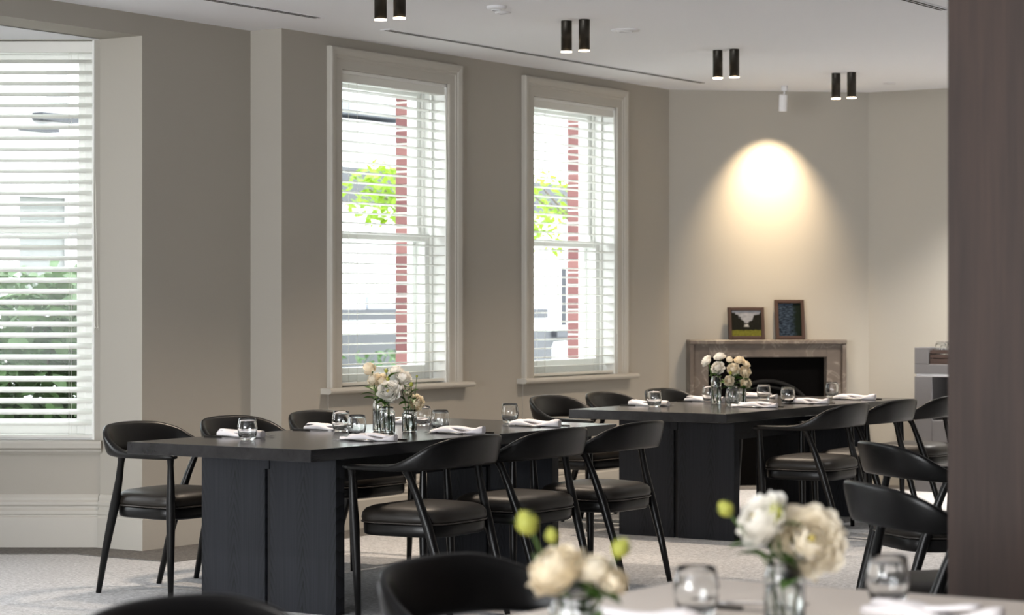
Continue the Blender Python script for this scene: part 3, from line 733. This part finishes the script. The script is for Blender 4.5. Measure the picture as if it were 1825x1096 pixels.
for k in range(3):
    z = 0.014+k*0.030
    MB().box(0, 0.36, 0, 0.012, z, z+0.022).build('crate_slat', M['wicker'], bk); MB().box(0, 0.36, 0.288, 0.30, z, z+0.022).build('crate_slat', M['wicker'], bk)
    MB().box(0, 0.012, 0.012, 0.288, z, z+0.022).build('crate_slat', M['wicker'], bk); MB().box(0.348, 0.36, 0.012, 0.288, z, z+0.022).build('crate_slat', M['wicker'], bk)
for px, py in ((0.014, 0.014), (0.338, 0.014), (0.014, 0.278), (0.338, 0.278)):
    MB().box(px, px+0.008, py, py+0.008, 0, 0.104).build('crate_post', M['wicker'], bk)

# ------------------------------------------------------------------ tableware
TUMB = [(0.0, 0.0), (0.028, 0.0), (0.032, 0.004), (0.0385, 0.022), (0.0425, 0.045), (0.0420, 0.062), (0.0385, 0.082), (0.0355, 0.095), (0.0345, 0.0955), (0.0338, 0.095), (0.0368, 0.080), (0.0402, 0.061), (0.0405, 0.045), (0.0365, 0.025), (0.028, 0.014), (0.0, 0.012)]
tm = MB().lathe(TUMB, 28).mesh('tumbler', weld=True); tm.materials.append(M['glass'])
def tumbler(x, y, z, label, group='clear stemless tumblers', flip=False):
    o = share('tumbler', tm, M['glass'], None, (x, y, z+0.0005))
    if flip: o.rotation_euler = (PI, 0, 0); o.location.z = z+0.096
    return tag(o, label, 'glass', group)
tl = [((1.699, -2.338), 'clear tumbler alone at the left end of the near table'), ((1.639, -1.603), 'clear tumbler on the near table left of the vases, farther one of the two'),
      ((1.914, -1.849), 'clear tumbler on the near table left of the vases, nearer one of the two'), ((1.655, -0.985), 'clear tumbler on the near table right of the vases, farther one of the two'),
      ((1.964, -1.280), 'clear tumbler on the near table right of the vases, nearer one of the two'), ((1.848, -0.520), 'clear tumbler alone toward the right end of the near table'),
      ((1.587, 1.361), 'clear tumbler alone at the left end of the far table'), ((1.530, 2.120), 'clear tumbler just left of the vases on the far table'),
      ((1.860, 1.790), 'clear tumbler in front of the vases on the far table'), ((1.650, 2.590), 'clear tumbler right of the vases on the far table, against the black firebox'),
      ((1.987, 2.237), 'clear tumbler on the far table, third from its right end, behind a napkin'), ((1.839, 3.150), 'clear tumbler at the right end of the far table')]
for (x, y), lb in tl: tumbler(x, y, TZ, lb)
tumbler(5.985, -6.200, TZ, 'blurred clear tumbler on the pale table left of the flower vase')
tumbler(6.205, -5.830, TZ, 'blurred clear tumbler on the pale table in front of the leather armchair')
for i, (gx, gy) in enumerate(((0.056, 0.06), (0.146, 0.06), (0.236, 0.06), (0.056, 0.15), (0.146, 0.15), (0.236, 0.15))):
    tumbler(1.748+gx, 4.905+gy, 0.945, 'small upturned glass in the wicker crate on the grey cabinet', 'upturned glasses in the crate', True)
    
def napkin_mesh(seed):
    rs = random.Random(seed); mb = MB(); rings = []
    n = 16
    for i in range(n+1):
        t = i/n; x = (t-0.5)*0.27
        w = 0.044*(0.70+0.30*math.sin(PI*min(1, max(0, t*1.05))))*(0.55 if i in (0, n) else 1)
        h = 0.011+0.005*math.sin(t*9+seed)+(0.002 if t > 0.82 else 0)
        off = 0.006*math.sin(t*4+seed)
        ring = []
        for a, b in superellipse(w, h, 0, 16, 3.0):
            ring.append((x, a+off, h+b+0.0012*math.sin(a*220+t*12+seed)))
        rings.append([(p[0], p[1], max(0.0006, p[2])) for p in ring])
    return mb.loft(rings)
def napkin(x, y, rz, seed, label):
    nk = empty('napkin', (x, y, TZ), rz, label, 'napkin', 'folded white linen napkins')
    napkin_mesh(seed).build('napkin_roll', M['linen'], nk)
    mb = MB(); rings = []
    for i in range(11):
        t = i/10; xx = (t-0.5)*0.20+0.012; z0 = 0.026+0.004*math.sin(t*7+seed)
        rings.append([(xx, -0.030, z0-0.006), (xx, -0.012, z0+0.003), (xx, 0.010, z0+0.004), (xx, 0.028, z0-0.004), (xx, 0.010, z0-0.002), (xx, -0.012, z0-0.003)])
    mb.loft(rings).build('top_fold', M['linen'], nk)
def fork(x, y, rz, label):
    f = empty('fork', (x, y, TZ), rz, label, 'fork', 'steel forks')
    MB().tube([(-0.095, 0, 0.0045), (-0.04, 0, 0.0055), (0.02, 0, 0.007), (0.045, 0, 0.008)], [0.0045, 0.0035, 0.0025, 0.0025], 8).build('handle', M['steel'], f)
    rings = []
    for t in range(6):
        u = t/5; xx = 0.043+u*0.022; w = 0.003+0.008*math.sin(u*PI/2); z = 0.008-0.003*u
        rings.append([(xx, -w, z), (xx, w, z), (xx, w, z+0.0016), (xx, -w, z+0.0016)])
    MB().loft(rings).build('fork_head', M['steel'], f)
    for k in range(4):
        yy = -0.0093+k*0.0062
        MB().tube([(0.064, yy, 0.0058), (0.085, yy, 0.0045), (0.102, yy*0.95, 0.007)], [0.0016, 0.0015, 0.0009], 6).build('tine', M['steel'], f)
def knife(x, y, rz, label):
    f = empty('knife', (x, y, TZ), rz, label, 'knife', 'steel knives')
    MB().box(-0.115, -0.010, -0.0055, 0.0055, 0.0005, 0.0075).build('handle', M['dark_steel'], f, 0.002, 1)
    MB().add([(-0.010, -0.004, 0.002), (-0.010, 0.008, 0.002), (0.09, 0.009, 0.002), (0.115, 0.002, 0.002), (0.10, -0.004, 0.002), (-0.010, -0.004, 0.0038), (-0.010, 0.008, 0.0032), (0.09, 0.009, 0.0032), (0.115, 0.002, 0.0034), (0.10, -0.004, 0.0038)],
             [(4, 3, 2, 1, 0), (5, 6, 7, 8, 9), (0, 1, 6, 5), (1, 2, 7, 6), (2, 3, 8, 7), (3, 4, 9, 8), (4, 0, 5, 9)]).build('blade', M['steel'], f)
# settings: x of napkin centre, y, and whether the diner sits on the window side (faces +x)
sets = [(1.505, -2.150, 1, 'at the left end of the near table', 1), (1.490, -1.510, 1, 'on the far side of the near table, left of the vases', 2), (1.490, -0.860, 1, 'on the far side of the near table, right of the vases', 3),
        (2.135, -2.060, -1, 'on the near side of the near table, below the vases', 4), (2.140, -1.395, -1, 'on the near side of the near table, middle place', 5), (2.110, -0.700, -1, 'on the near side of the near table, right end place', 6),
        (1.455, 1.530, 1, 'at the left end of the far table', 7), (1.455, 2.200, 1, 'on the far side of the far table, left of the vases', 8), (1.470, 2.860, 1, 'on the far side of the far table, right of the vases', 9),
        (2.050, 1.690, -1, 'on the near side of the far table, below the vases', 10), (2.085, 2.290, -1, 'on the near side of the far table, middle place', 11), (2.080, 2.960, -1, 'on the near side of the far table, right end place', 12)]
for x, y, s, w_, k in sets:
    napkin(x, y, 0.06 if s < 0 else PI-0.05, k, 'folded white napkin '+w_)
    rz = 0 if s > 0 else PI
    fork(x+s*0.02, y+s*0.075, rz+0.05, 'steel fork '+w_)
    knife(x-s*0.03, y-s*0.080, rz-0.03, 'steel knife '+w_)
napkin(5.93, -6.36, 0.35, 13, 'blurred white napkin on the pale table behind the left flower vase')
napkin(6.36, -5.98, PI+0.1, 14, 'blurred white napkin on the pale table at the lower right corner')
fork(6.00, -5.99, 0.4, 'blurred fork on the pale table right of the left tumbler')
knife(6.02, -6.06, 0.1, 'blurred knife on the pale table right of the left tumbler')

# ------------------------------------------------------------------ vases and flowers
def vase(x, y, h, r, neck, label):
    v = empty('glass_vase', (x, y, TZ+0.0005), 0, label, 'vase', 'clear glass bud vases')
    t = 0.0026; sh = h*0.80
    MB().lathe([(0.0, 0.0), (r-0.003, 0.0), (r, 0.004), (r, sh), (r*0.97, sh+h*0.05), (neck, h-0.012), (neck+0.002, h-0.002), (neck+0.001, h), (neck-t*0.6, h), (neck-t, h-0.010),
                (r*0.97-t, sh+h*0.045), (r-t, sh-0.003), (r-t, 0.010), (r-0.008, 0.007), (0.0, 0.007)], 32).build('glass_body', M['vase'], v, weld=True)
    MB().lathe([(0.0, 0.0078), (r-0.009, 0.0078), (r-t-0.0006, 0.0110), (r-t-0.0006, h*0.62), (0.0, h*0.62)], 28).build('water', M['water'], v, weld=True)
    return v
def bloom_mesh(R, kind, seed):
    # overlapping ruffled petals set in a spiral around the flower axis (local z)
    rs = random.Random(seed); mb = MB()
    n, p0, p1, flare, h, wid = {'open': (46, 0.30, 1.75, 0.30, 0.45, 0.50), 'round': (40, 0.05, 1.95, 0.16, 0.62, 0.56), 'tulip': (17, 0.10, 1.95, 0.03, 0.75, 0.62)}[kind]
    for i in range(n):
        f = (i+0.5)/n; ph = p0+(p1-p0)*f**0.62; th = i*2.39996+rs.uniform(-0.25, 0.25)
        r = R*(0.50+0.42*f)*rs.uniform(0.93, 1.05); q = rs.uniform(0, 6); nu, nv = 5, 6; g = []
        st = 1.35 if kind == 'tulip' else 1.0
        for a in range(nu):
            u = a/(nu-1); pol = ph+0.62*(1-u)-0.22*u
            rr = r*(0.80+0.20*u+flare*u*u*(0.4+0.9*f))
            for b in range(nv):
                v = b/(nv-1)*2-1
                ru = 0.10*R*u*u*math.sin(v*4.2+q)*(1 if kind != 'tulip' else 0.35)
                az = th+v*wid*(0.55+0.55*math.sin(PI*(0.15+0.6*u)))/max(0.45, math.sin(min(pol, PI-0.3)))
                pp = pol+0.16*v*v*u
                R2 = rr+ru
                g.append((R2*math.sin(pp)*math.cos(az), R2*math.sin(pp)*math.sin(az), h*R+R2*math.cos(pp)*st))
        mb.add(g, [(a*nv+b, a*nv+b+1, (a+1)*nv+b+1, (a+1)*nv+b) for a in range(nu-1) for b in range(nv-1)], True)
    return mb
def leaf_mesh(L_, w):
    mb = MB(); n = 7; g = []
    for i in range(n):
        t = i/(n-1); ww = w*math.sin(PI*min(1, 0.06+t*0.94))**0.8*(1 if i < n-1 else 0.05)
        for v in (-1, -0.5, 0, 0.5, 1): g.append((t*L_, v*ww, 0.10*L_*math.sin(PI*t)+abs(v)*ww*0.35-t*t*0.12*L_))
    return mb.add(g, [(i*5+j, i*5+j+1, (i+1)*5+j+1, (i+1)*5+j) for i in range(n-1) for j in range(4)], True)
seedc = [10]
def flower(base, tip, R, kind, label, mat='petal', tilt=None, leaves=2, group='cut flowers in vases', mid=None):
    """base inside the vase, tip = bloom centre; all world coordinates"""
    seedc[0] += 1; rs = random.Random(seedc[0])
    b = Vector(base); tp = Vector(tip)
    f = empty('cut_flower', b, 0, label, 'flower', group)
    d = tp-b
    axis = Vector(tilt).normalized() if tilt else (Vector((d.x*1.6, d.y*1.6, d.z)).normalized())
    drop = {'bud': 0.55, 'tulip': 0.7, 'round': 0.62, 'open': 0.45}[kind]
    end = d-axis*R*drop
    mx = Vector(mid)-b if mid else Vector((d.x*0.30, d.y*0.30, d.z*0.48))
    pts = catmull([(0, 0, 0), tuple(mx), tuple(end)], 14)
    MB().tube(pts, 0.0021 if kind != 'bud' else 0.0016, 7).build('stem', M['stem'], f)
    q = Vector((0, 0, 1)).rotation_difference(axis)
    if kind == 'bud':
        o = MB().lathe([(0.0, -R), (R*0.45, -R*0.85), (R*0.85, -R*0.35), (R*0.95, R*0.1), (R*0.75, R*0.6), (R*0.35, R*1.0), (0.0, R*1.2)], 14).build('bud', M['bud'], f, weld=True)
        o.location = d
        for k in range(3):
            s = leaf_mesh(R*2.0, R*0.42).build('sepal', M['leaf'], f); s.location = end; s.rotation_mode = 'QUATERNION'
            s.rotation_quaternion = q @ Matrix.Rotation(k*2.1, 4, 'Z').to_quaternion() @ Matrix.Rotation(-0.95, 4, 'Y').to_quaternion()
    else:
        o = bloom_mesh(R, kind, seedc[0]).build('bloom', M[mat], f)
        o.location = end
        if kind == 'open':
            h = MB().lathe([(0.0, R*0.3), (R*0.17, R*0.5), (R*0.18, R*0.80), (R*0.09, R*0.95), (0.0, R*0.97)], 12).build('flower_heart', M['heart'], o, weld=True)
        cal = MB().lathe([(0.0, -R*0.10), (R*0.14, -R*0.04), (R*0.26, R*0.06), (0.0, R*0.10)], 12).build('calyx', M['stem'], o, weld=True)
    o.rotation_mode = 'QUATERNION'; o.rotation_quaternion = q
    for k in range(leaves+(1 if leaves else 0)):
        t = 0.60+0.13*k+rs.uniform(-0.05, 0.05); i = min(13, int(t*14)); p = pts[i]
        a = rs.uniform(0, 2*PI)
        s = leaf_mesh(rs.uniform(0.050, 0.075), rs.uniform(0.014, 0.019)).build('leaf', M['leaf'], f)
        s.location = p; s.rotation_euler = (rs.uniform(-0.4, 0.4), rs.uniform(-0.7, 0.2), a)
    return f
def in_vase(v, h, dx=0, dy=0): return (v[0]+dx, v[1]+dy, TZ+0.012)
VA, VB, VC = (1.745, -1.455), (1.858, -1.545), (1.905, -1.440)
vase(*VA, 0.150, 0.030, 0.024, 'tallest clear glass vase on the near table, behind a shorter one')
vase(*VB, 0.118, 0.035, 0.026, 'clear glass bottle vase at the left front of the near table flowers')
vase(*VC, 0.102, 0.034, 0.027, 'short clear glass vase at the right of the near table flowers')
F = 'white flowers on the near table'
TOC = (0.5, -0.8, 0.25)   # a bloom turned towards the room
flower(in_vase(VA, 0, 0.010, -0.008), (1.745, -1.534, 1.008), 0.036, 'tulip', 'half closed cream bloom rising at the upper left of the near table flowers', 'petal_y', (-0.5, -0.4, 0.9), 1, F)
flower(in_vase(VA, 0, -0.010, 0.005), (1.758, -1.520, 0.958), 0.034, 'round', 'cream bloom at the far left of the near table flowers', 'petal', (-0.3, -0.8, 0.6), 1, F)
flower(in_vase(VB, 0, -0.012, 0.004), (1.800, -1.510, 0.952), 0.035, 'round', 'cream bloom left of centre in the near table flowers', 'petal_y', (0.2, -0.9, 0.4), 3, F)
flower(in_vase(VC, 0, -0.012, 0.006), (1.832, -1.440, 0.998), 0.033, 'round', 'pale bloom at the top centre of the near table flowers', 'petal_w', (0.1, -0.3, 1.0), 1, F)
flower(in_vase(VC, 0, 0.010, 0.008), (1.872, -1.440, 0.968), 0.038, 'round', 'large pale pink white bloom right of centre in the near table flowers', 'petal_w', (0.5, -0.4, 0.8), 2, F)
flower(in_vase(VB, 0, 0.010, -0.010), (1.846, -1.520, 0.902), 0.046, 'open', 'biggest wide open white bloom facing us in the near table flowers', 'petal_w', (0.45, -0.85, 0.25), 3, F)
flower(in_vase(VC, 0, 0.004, -0.012), (1.896, -1.440, 0.900), 0.026, 'tulip', 'small cream bell bloom low at the right of the near table flowers', 'petal_y', (0.3, -0.5, -0.3), 3, F)
flower(in_vase(VC, 0, 0.014, -0.004), (1.932, -1.416, 0.852), 0.036, 'round', 'drooping cream bloom at the lower right of the near table flowers', 'petal_y', (0.8, -0.5, 0.1), 1, F)
flower(in_vase(VB, 0, 0.0, 0.012), (1.826, -1.500, 0.958), 0.011, 'bud', 'yellow green bud in the middle of the near table flowers', leaves=1, group=F)
flower(in_vase(VC, 0, 0.006, 0.014), (1.907, -1.429, 0.934), 0.011, 'bud', 'yellow green bud at the right of the near table flowers', leaves=1, group=F)
flower(in_vase(VB, 0, 0.004, 0.016), (1.810, -1.490, 0.996), 0.010, 'bud', 'leafy green bud at the top left of the near table flowers', leaves=2, group=F)
flower(in_vase(VC, 0, 0.018, 0.004), (1.928, -1.415, 0.970), 0.006, 'bud', 'tiny green bud on a thin stalk at the upper right of the near table flowers', leaves=0, group=F)
VD, VE, VF = (1.690, 1.905), (1.745, 2.010), (1.812, 1.985)
vase(*VD, 0.165, 0.031, 0.024, 'tall clear glass vase at the left of the far table flowers')
vase(*VE, 0.110, 0.030, 0.024, 'clear glass vase in the middle of the far table flowers')
vase(*VF, 0.096, 0.029, 0.024, 'short clear glass vase at the right of the far table flowers')
F = 'white flowers on the far table'
flower(in_vase(VD, 0, -0.008, 0.0), (1.622, 1.909, 0.970), 0.036, 'round', 'white bloom leaning farthest left in the far table flowers', 'petal_w', (-0.6, -0.5, 0.6), 2, F)
flower(in_vase(VD, 0, 0.0, 0.010), (1.687, 1.955, 0.996), 0.035, 'round', 'white bloom at the top left of the far table flowers', 'petal_w', (-0.1, -0.2, 1.0), 1, F)
flower(in_vase(VD, 0, 0.010, -0.006), (1.690, 1.925, 0.930), 0.040, 'round', 'big white bloom below the top left one in the far table flowers', 'petal_w', (0.2, -0.8, 0.4), 2, F)
flower(in_vase(VE, 0, -0.008, 0.004), (1.734, 1.985, 0.978), 0.024, 'tulip', 'small greenish cream bloom at the top middle of the far table flowers', 'petal', (0.1, -0.2, 1.0), 1, F)
flower(in_vase(VE, 0, 0.004, 0.008), (1.782, 2.020, 0.975), 0.032, 'round', 'cream bloom at the top right of the far table flowers', 'petal_y', (0.2, -0.3, 0.9), 1, F)
flower(in_vase(VE, 0, 0.008, -0.008), (1.760, 1.985, 0.924), 0.036, 'round', 'cream bloom in the centre of the far table flowers', 'petal', (0.3, -0.8, 0.4), 2, F)
flower(in_vase(VF, 0, 0.010, 0.004), (1.816, 2.030, 0.905), 0.036, 'round', 'warm cream bloom at the right of the far table flowers', 'petal_y', (0.7, -0.5, 0.4), 1, F)
flower(in_vase(VE, 0, -0.002, -0.012), (1.742, 1.965, 0.853), 0.033, 'round', 'cream bloom low in the middle of the far table flowers', 'petal', (0.1, -0.9, 0.2), 2, F)
flower(in_vase(VF, 0, 0.014, -0.004), (1.826, 2.020, 0.838), 0.034, 'round', 'drooping warm cream bloom at the lower right of the far table flowers', 'petal_y', (0.7, -0.6, -0.1), 2, F)
flower(in_vase(VF, 0, 0.002, 0.010), (1.815, 2.045, 0.950), 0.026, 'round', 'small cream bloom at the far upper right of the far table flowers', 'petal_y', (0.6, -0.1, 0.7), 1, F)
flower(in_vase(VE, 0, 0.012, 0.006), (1.752, 1.965, 0.898), 0.011, 'bud', 'yellow green bud in the middle of the far table flowers', leaves=1, group=F)
# foreground
VG, VH = (6.157, -6.180), (6.084, -6.798)
vase(*VG, 0.112, 0.037, 0.031, 'blurred clear glass vase on the pale table, right one of two')
vase(*VH, 0.112, 0.037, 0.031, 'blurred clear glass vase on the pale table, cut off by the bottom edge')
F = 'blurred white flowers in the foreground'
flower(in_vase(VG, 0, -0.012, 0.0), (6.123, -6.205, 0.905), 0.046, 'open', 'blurred white ruffled bloom, left one in the right foreground vase', 'petal_w', (-0.35, -0.75, 0.45), 2, F)
flower(in_vase(VG, 0, 0.012, 0.004), (6.196, -6.158, 0.866), 0.058, 'open', 'largest blurred cream bloom, right one in the right foreground vase', 'petal', (0.55, -0.70, 0.35), 2, F)
flower(in_vase(VG, 0, -0.006, 0.01), (6.066, -6.236, 0.926), 0.0155, 'bud', 'blurred yellow green bud farthest left in the right foreground vase', leaves=1, group=F)
flower(in_vase(VG, 0, 0.004, -0.01), (6.148, -6.200, 0.918), 0.020, 'bud', 'blurred yellow green bud between two white blooms in the right foreground vase', leaves=3, group=F)
flower(in_vase(VH, 0, -0.012, 0.0), (6.062, -6.815, 0.872), 0.050, 'round', 'blurred cream bloom, biggest one in the left foreground vase', 'petal_y', (-0.25, -0.6, 0.7), 2, F)
flower(in_vase(VH, 0, 0.010, 0.004), (6.113, -6.780, 0.872), 0.034, 'round', 'blurred cream bloom in the middle of the left foreground vase', 'petal', (0.2, -0.3, 0.9), 2, F)
flower(in_vase(VH, 0, 0.014, -0.004), (6.140, -6.765, 0.852), 0.030, 'tulip', 'blurred half closed bloom at the right of the left foreground vase', 'petal_y', (0.6, -0.5, 0.5), 2, F)
flower(in_vase(VH, 0, -0.008, 0.01), (6.022, -6.836, 0.945), 0.020, 'bud', 'blurred yellow green bud at the upper left of the left foreground vase', leaves=1, group=F)
flower(in_vase(VH, 0, 0.0, 0.012), (6.056, -6.815, 0.925), 0.012, 'bud', 'small blurred green bud above the biggest bloom of the left foreground vase', leaves=1, group=F)
flower(in_vase(VH, 0, 0.008, 0.012), (6.149, -6.755, 0.905), 0.0165, 'bud', 'blurred yellow bud at the upper right of the left foreground vase', leaves=0, group=F)

# ------------------------------------------------------------------ outside
struct(MB().box(-40, -0.45, -20, 45, -0.45, -0.35).build('ground_outside', M['ground']))
def ext_window(parent, y0, y1, z0, z1, x, glassmat):
    f = MB().box(x, x+0.05, y0, y0+0.06, z0, z1).box(x, x+0.05, y1-0.06, y1, z0, z1).box(x, x+0.05, y0+0.06, y1-0.06, z0, z0+0.06).box(x, x+0.05, y0+0.06, y1-0.06, z1-0.06, z1).build('window_frame', M['render_white'], parent)
    MB().box(x+0.002, x+0.02, y0+0.06, y1-0.06, z0+0.06, z1-0.06).build('pane', glassmat, f)
    MB().box(x, x+0.12, y0-0.05, y1+0.05, z0-0.06, z0).build('window_ledge', M['dark_paint'], parent)
    return f
bA = empty('white_house', (0, 0, -0.35), 0, 'tall white rendered house with grey windows beyond the bay window', 'building')
MB().box(-9, -5, 1.9, 5.6, 0, 7.5).build('house_wall', M['render_white'], bA)
ext_window(bA, 2.85, 3.50, 1.55, 2.55, -5.0, M['ext_glass'])
ext_window(bA, 3.15, 3.52, 3.15, 4.6, -5.0, M['grey_render'])
MB().box(-5.0, -4.9, 2.95, 3.30, 3.00, 3.04).build('pipe_bracket', M['dark_paint'], bA)
MB().box(-9.2, -4.8, 1.7, 5.8, 7.5, 7.7).build('eave', M['slate'], bA)
bB = empty('low_white_outbuilding', (0, 0, -0.35), 0, 'low white outbuilding with dark roof edge and bands outside the sash windows', 'building')
MB().box(-9, -5, 6.0, 20, 0, 2.58).build('outbuilding_wall', M['render_white'], bB)
MB().box(-9.1, -4.93, 5.9, 20.1, 2.58, 2.92).build('roof_edge', M['slate'], bB)
MB().box(-5.0, -4.97, 7.45, 9.0, 1.60, 1.72).build('grey_band', M['grey_render'], bB)
MB().box(-5.0, -4.96, 6.0, 10.6, 1.50, 1.60).build('dark_band', M['dark_paint'], bB)
MB().box(-5.0, -4.95, 6.0, 20.0, 0.75, 1.37).build('grey_plinth', M['slate'], bB)
wf = ext_window(bB, 10.70, 11.4, 1.36, 2.10, -5.0, M['dark_paint'])
for k in range(3): MB().box(-4.96, -4.94, 10.80+k*0.16, 10.82+k*0.16, 1.42, 2.04).build('bar', M['render_white'], wf)
MB().box(-7, -5.2, 7.3, 8.6, 2.92, 3.4).build('upper_wall', M['render_white'], bB)
MB().box(-7.2, -5.0, 7.25, 8.7, 3.45, 3.56).build('upper_eave', M['grey_render'], bB)
lp = empty('garden_light', (-3.2, 8.1, -0.35), 0, 'white bollard garden light outside the window nearest the fireplace', 'garden light')
MB().lathe([(0.0, 0), (0.10, 0), (0.10, 0.95), (0.07, 0.97), (0.0, 0.97)], 16).build('post', M['render_white'], lp)
MB().lathe([(0.0, 0.97), (0.12, 0.98), (0.12, 1.25), (0.10, 1.30), (0.0, 1.31)], 16).build('lantern', M['render_white'], lp)
def leafy(name, label, cat, base, centre, rad, n, size, mat, seed, trunk=True, group=None):
    rs = random.Random(seed)
    r = empty(name, base, 0, label, cat, group)
    b = Vector(base); c = Vector(centre)-b
    mb = MB()
    for i in range(n):
        while True:
            p = Vector((rs.uniform(-1, 1), rs.uniform(-1, 1), rs.uniform(-1, 1)))
            if p.x**4+p.y**4+p.z**4 < 1: break
        p = Vector((p.x*rad[0], p.y*rad[1], p.z*rad[2]))+c
        L_ = size*rs.uniform(0.7, 1.3); w = L_*0.24
        q = Matrix.Rotation(rs.uniform(0, 2*PI), 3, 'Z') @ Matrix.Rotation(rs.uniform(-0.9, 0.9), 3, 'Y') @ Matrix.Rotation(rs.uniform(-0.7, 0.7), 3, 'X')
        g = [Vector(v) for v in ((0, 0, 0), (L_*0.35, w, 0.02*L_), (L_*0.4, 0, -0.05*L_), (L_*0.35, -w, 0.02*L_), (L_*0.75, w*0.7, -0.04*L_), (L_*0.75, -w*0.7, -0.04*L_), (L_, 0, -0.14*L_))]
        mb.add([p+q @ v for v in g], [(0, 2, 1), (0, 3, 2), (1, 2, 6, 4), (2, 3, 5, 6)], True)
    fo = mb.build('foliage', mat, r); fo['kind'] = 'stuff'
    if trunk:
        for k in range(5):
            a = rs.uniform(0, 6.28); fork_ = Vector((0, 0, c.z*0.8)) if c.z > 2 else c*0.45
            e = c+Vector((math.cos(a)*rad[0]*0.6, math.sin(a)*rad[1]*0.6, rs.uniform(-0.3, 0.6)*rad[2]))
            MB().tube(catmull([(0, 0, 0), tuple(fork_+Vector((rs.uniform(-.05, .05), rs.uniform(-.05, .05), 0))), tuple(e)], 10), [0.03*(1-i/11)+0.003 for i in range(11)], 6).build('branch', M['bark'], r)
    return r
leafy('garden_shrub', 'dense green shrub right outside the bay window', 'shrub', (-2.7, 1.05, -0.35), (-2.7, 1.05, 0.58), (0.55, 0.85, 0.95), 3600, 0.15, M['shrub'], 5)
leafy('garden_shrub', 'taller pale green shrub at the left edge outside the bay window', 'shrub', (-3.5, -0.75, -0.35), (-3.5, -0.75, 0.8), (0.5, 0.5, 0.85), 1500, 0.13, M['shrub'], 6)
leafy('garden_tree', 'bright yellow green tree branch outside the left sash window', 'tree', (-3.0, 6.1, -0.35), (-3.0, 5.20, 2.2), (0.35, 0.42, 0.24), 420, 0.10, M['maple'], 7)
leafy('garden_tree', 'airy yellow green tree outside the sash window nearest the fireplace', 'tree', (-3.0, 8.4, -0.35), (-3.0, 7.35, 2.15), (0.4, 0.45, 0.38), 300, 0.10, M['maple'], 8)
leafy('potted_shrub', 'low shrub at the foot of the outbuilding outside the left sash window', 'shrub', (-4.3, 7.0, -0.35), (-4.3, 7.0, 0.65), (0.3, 0.6, 0.25), 260, 0.10, M['shrub'], 9)
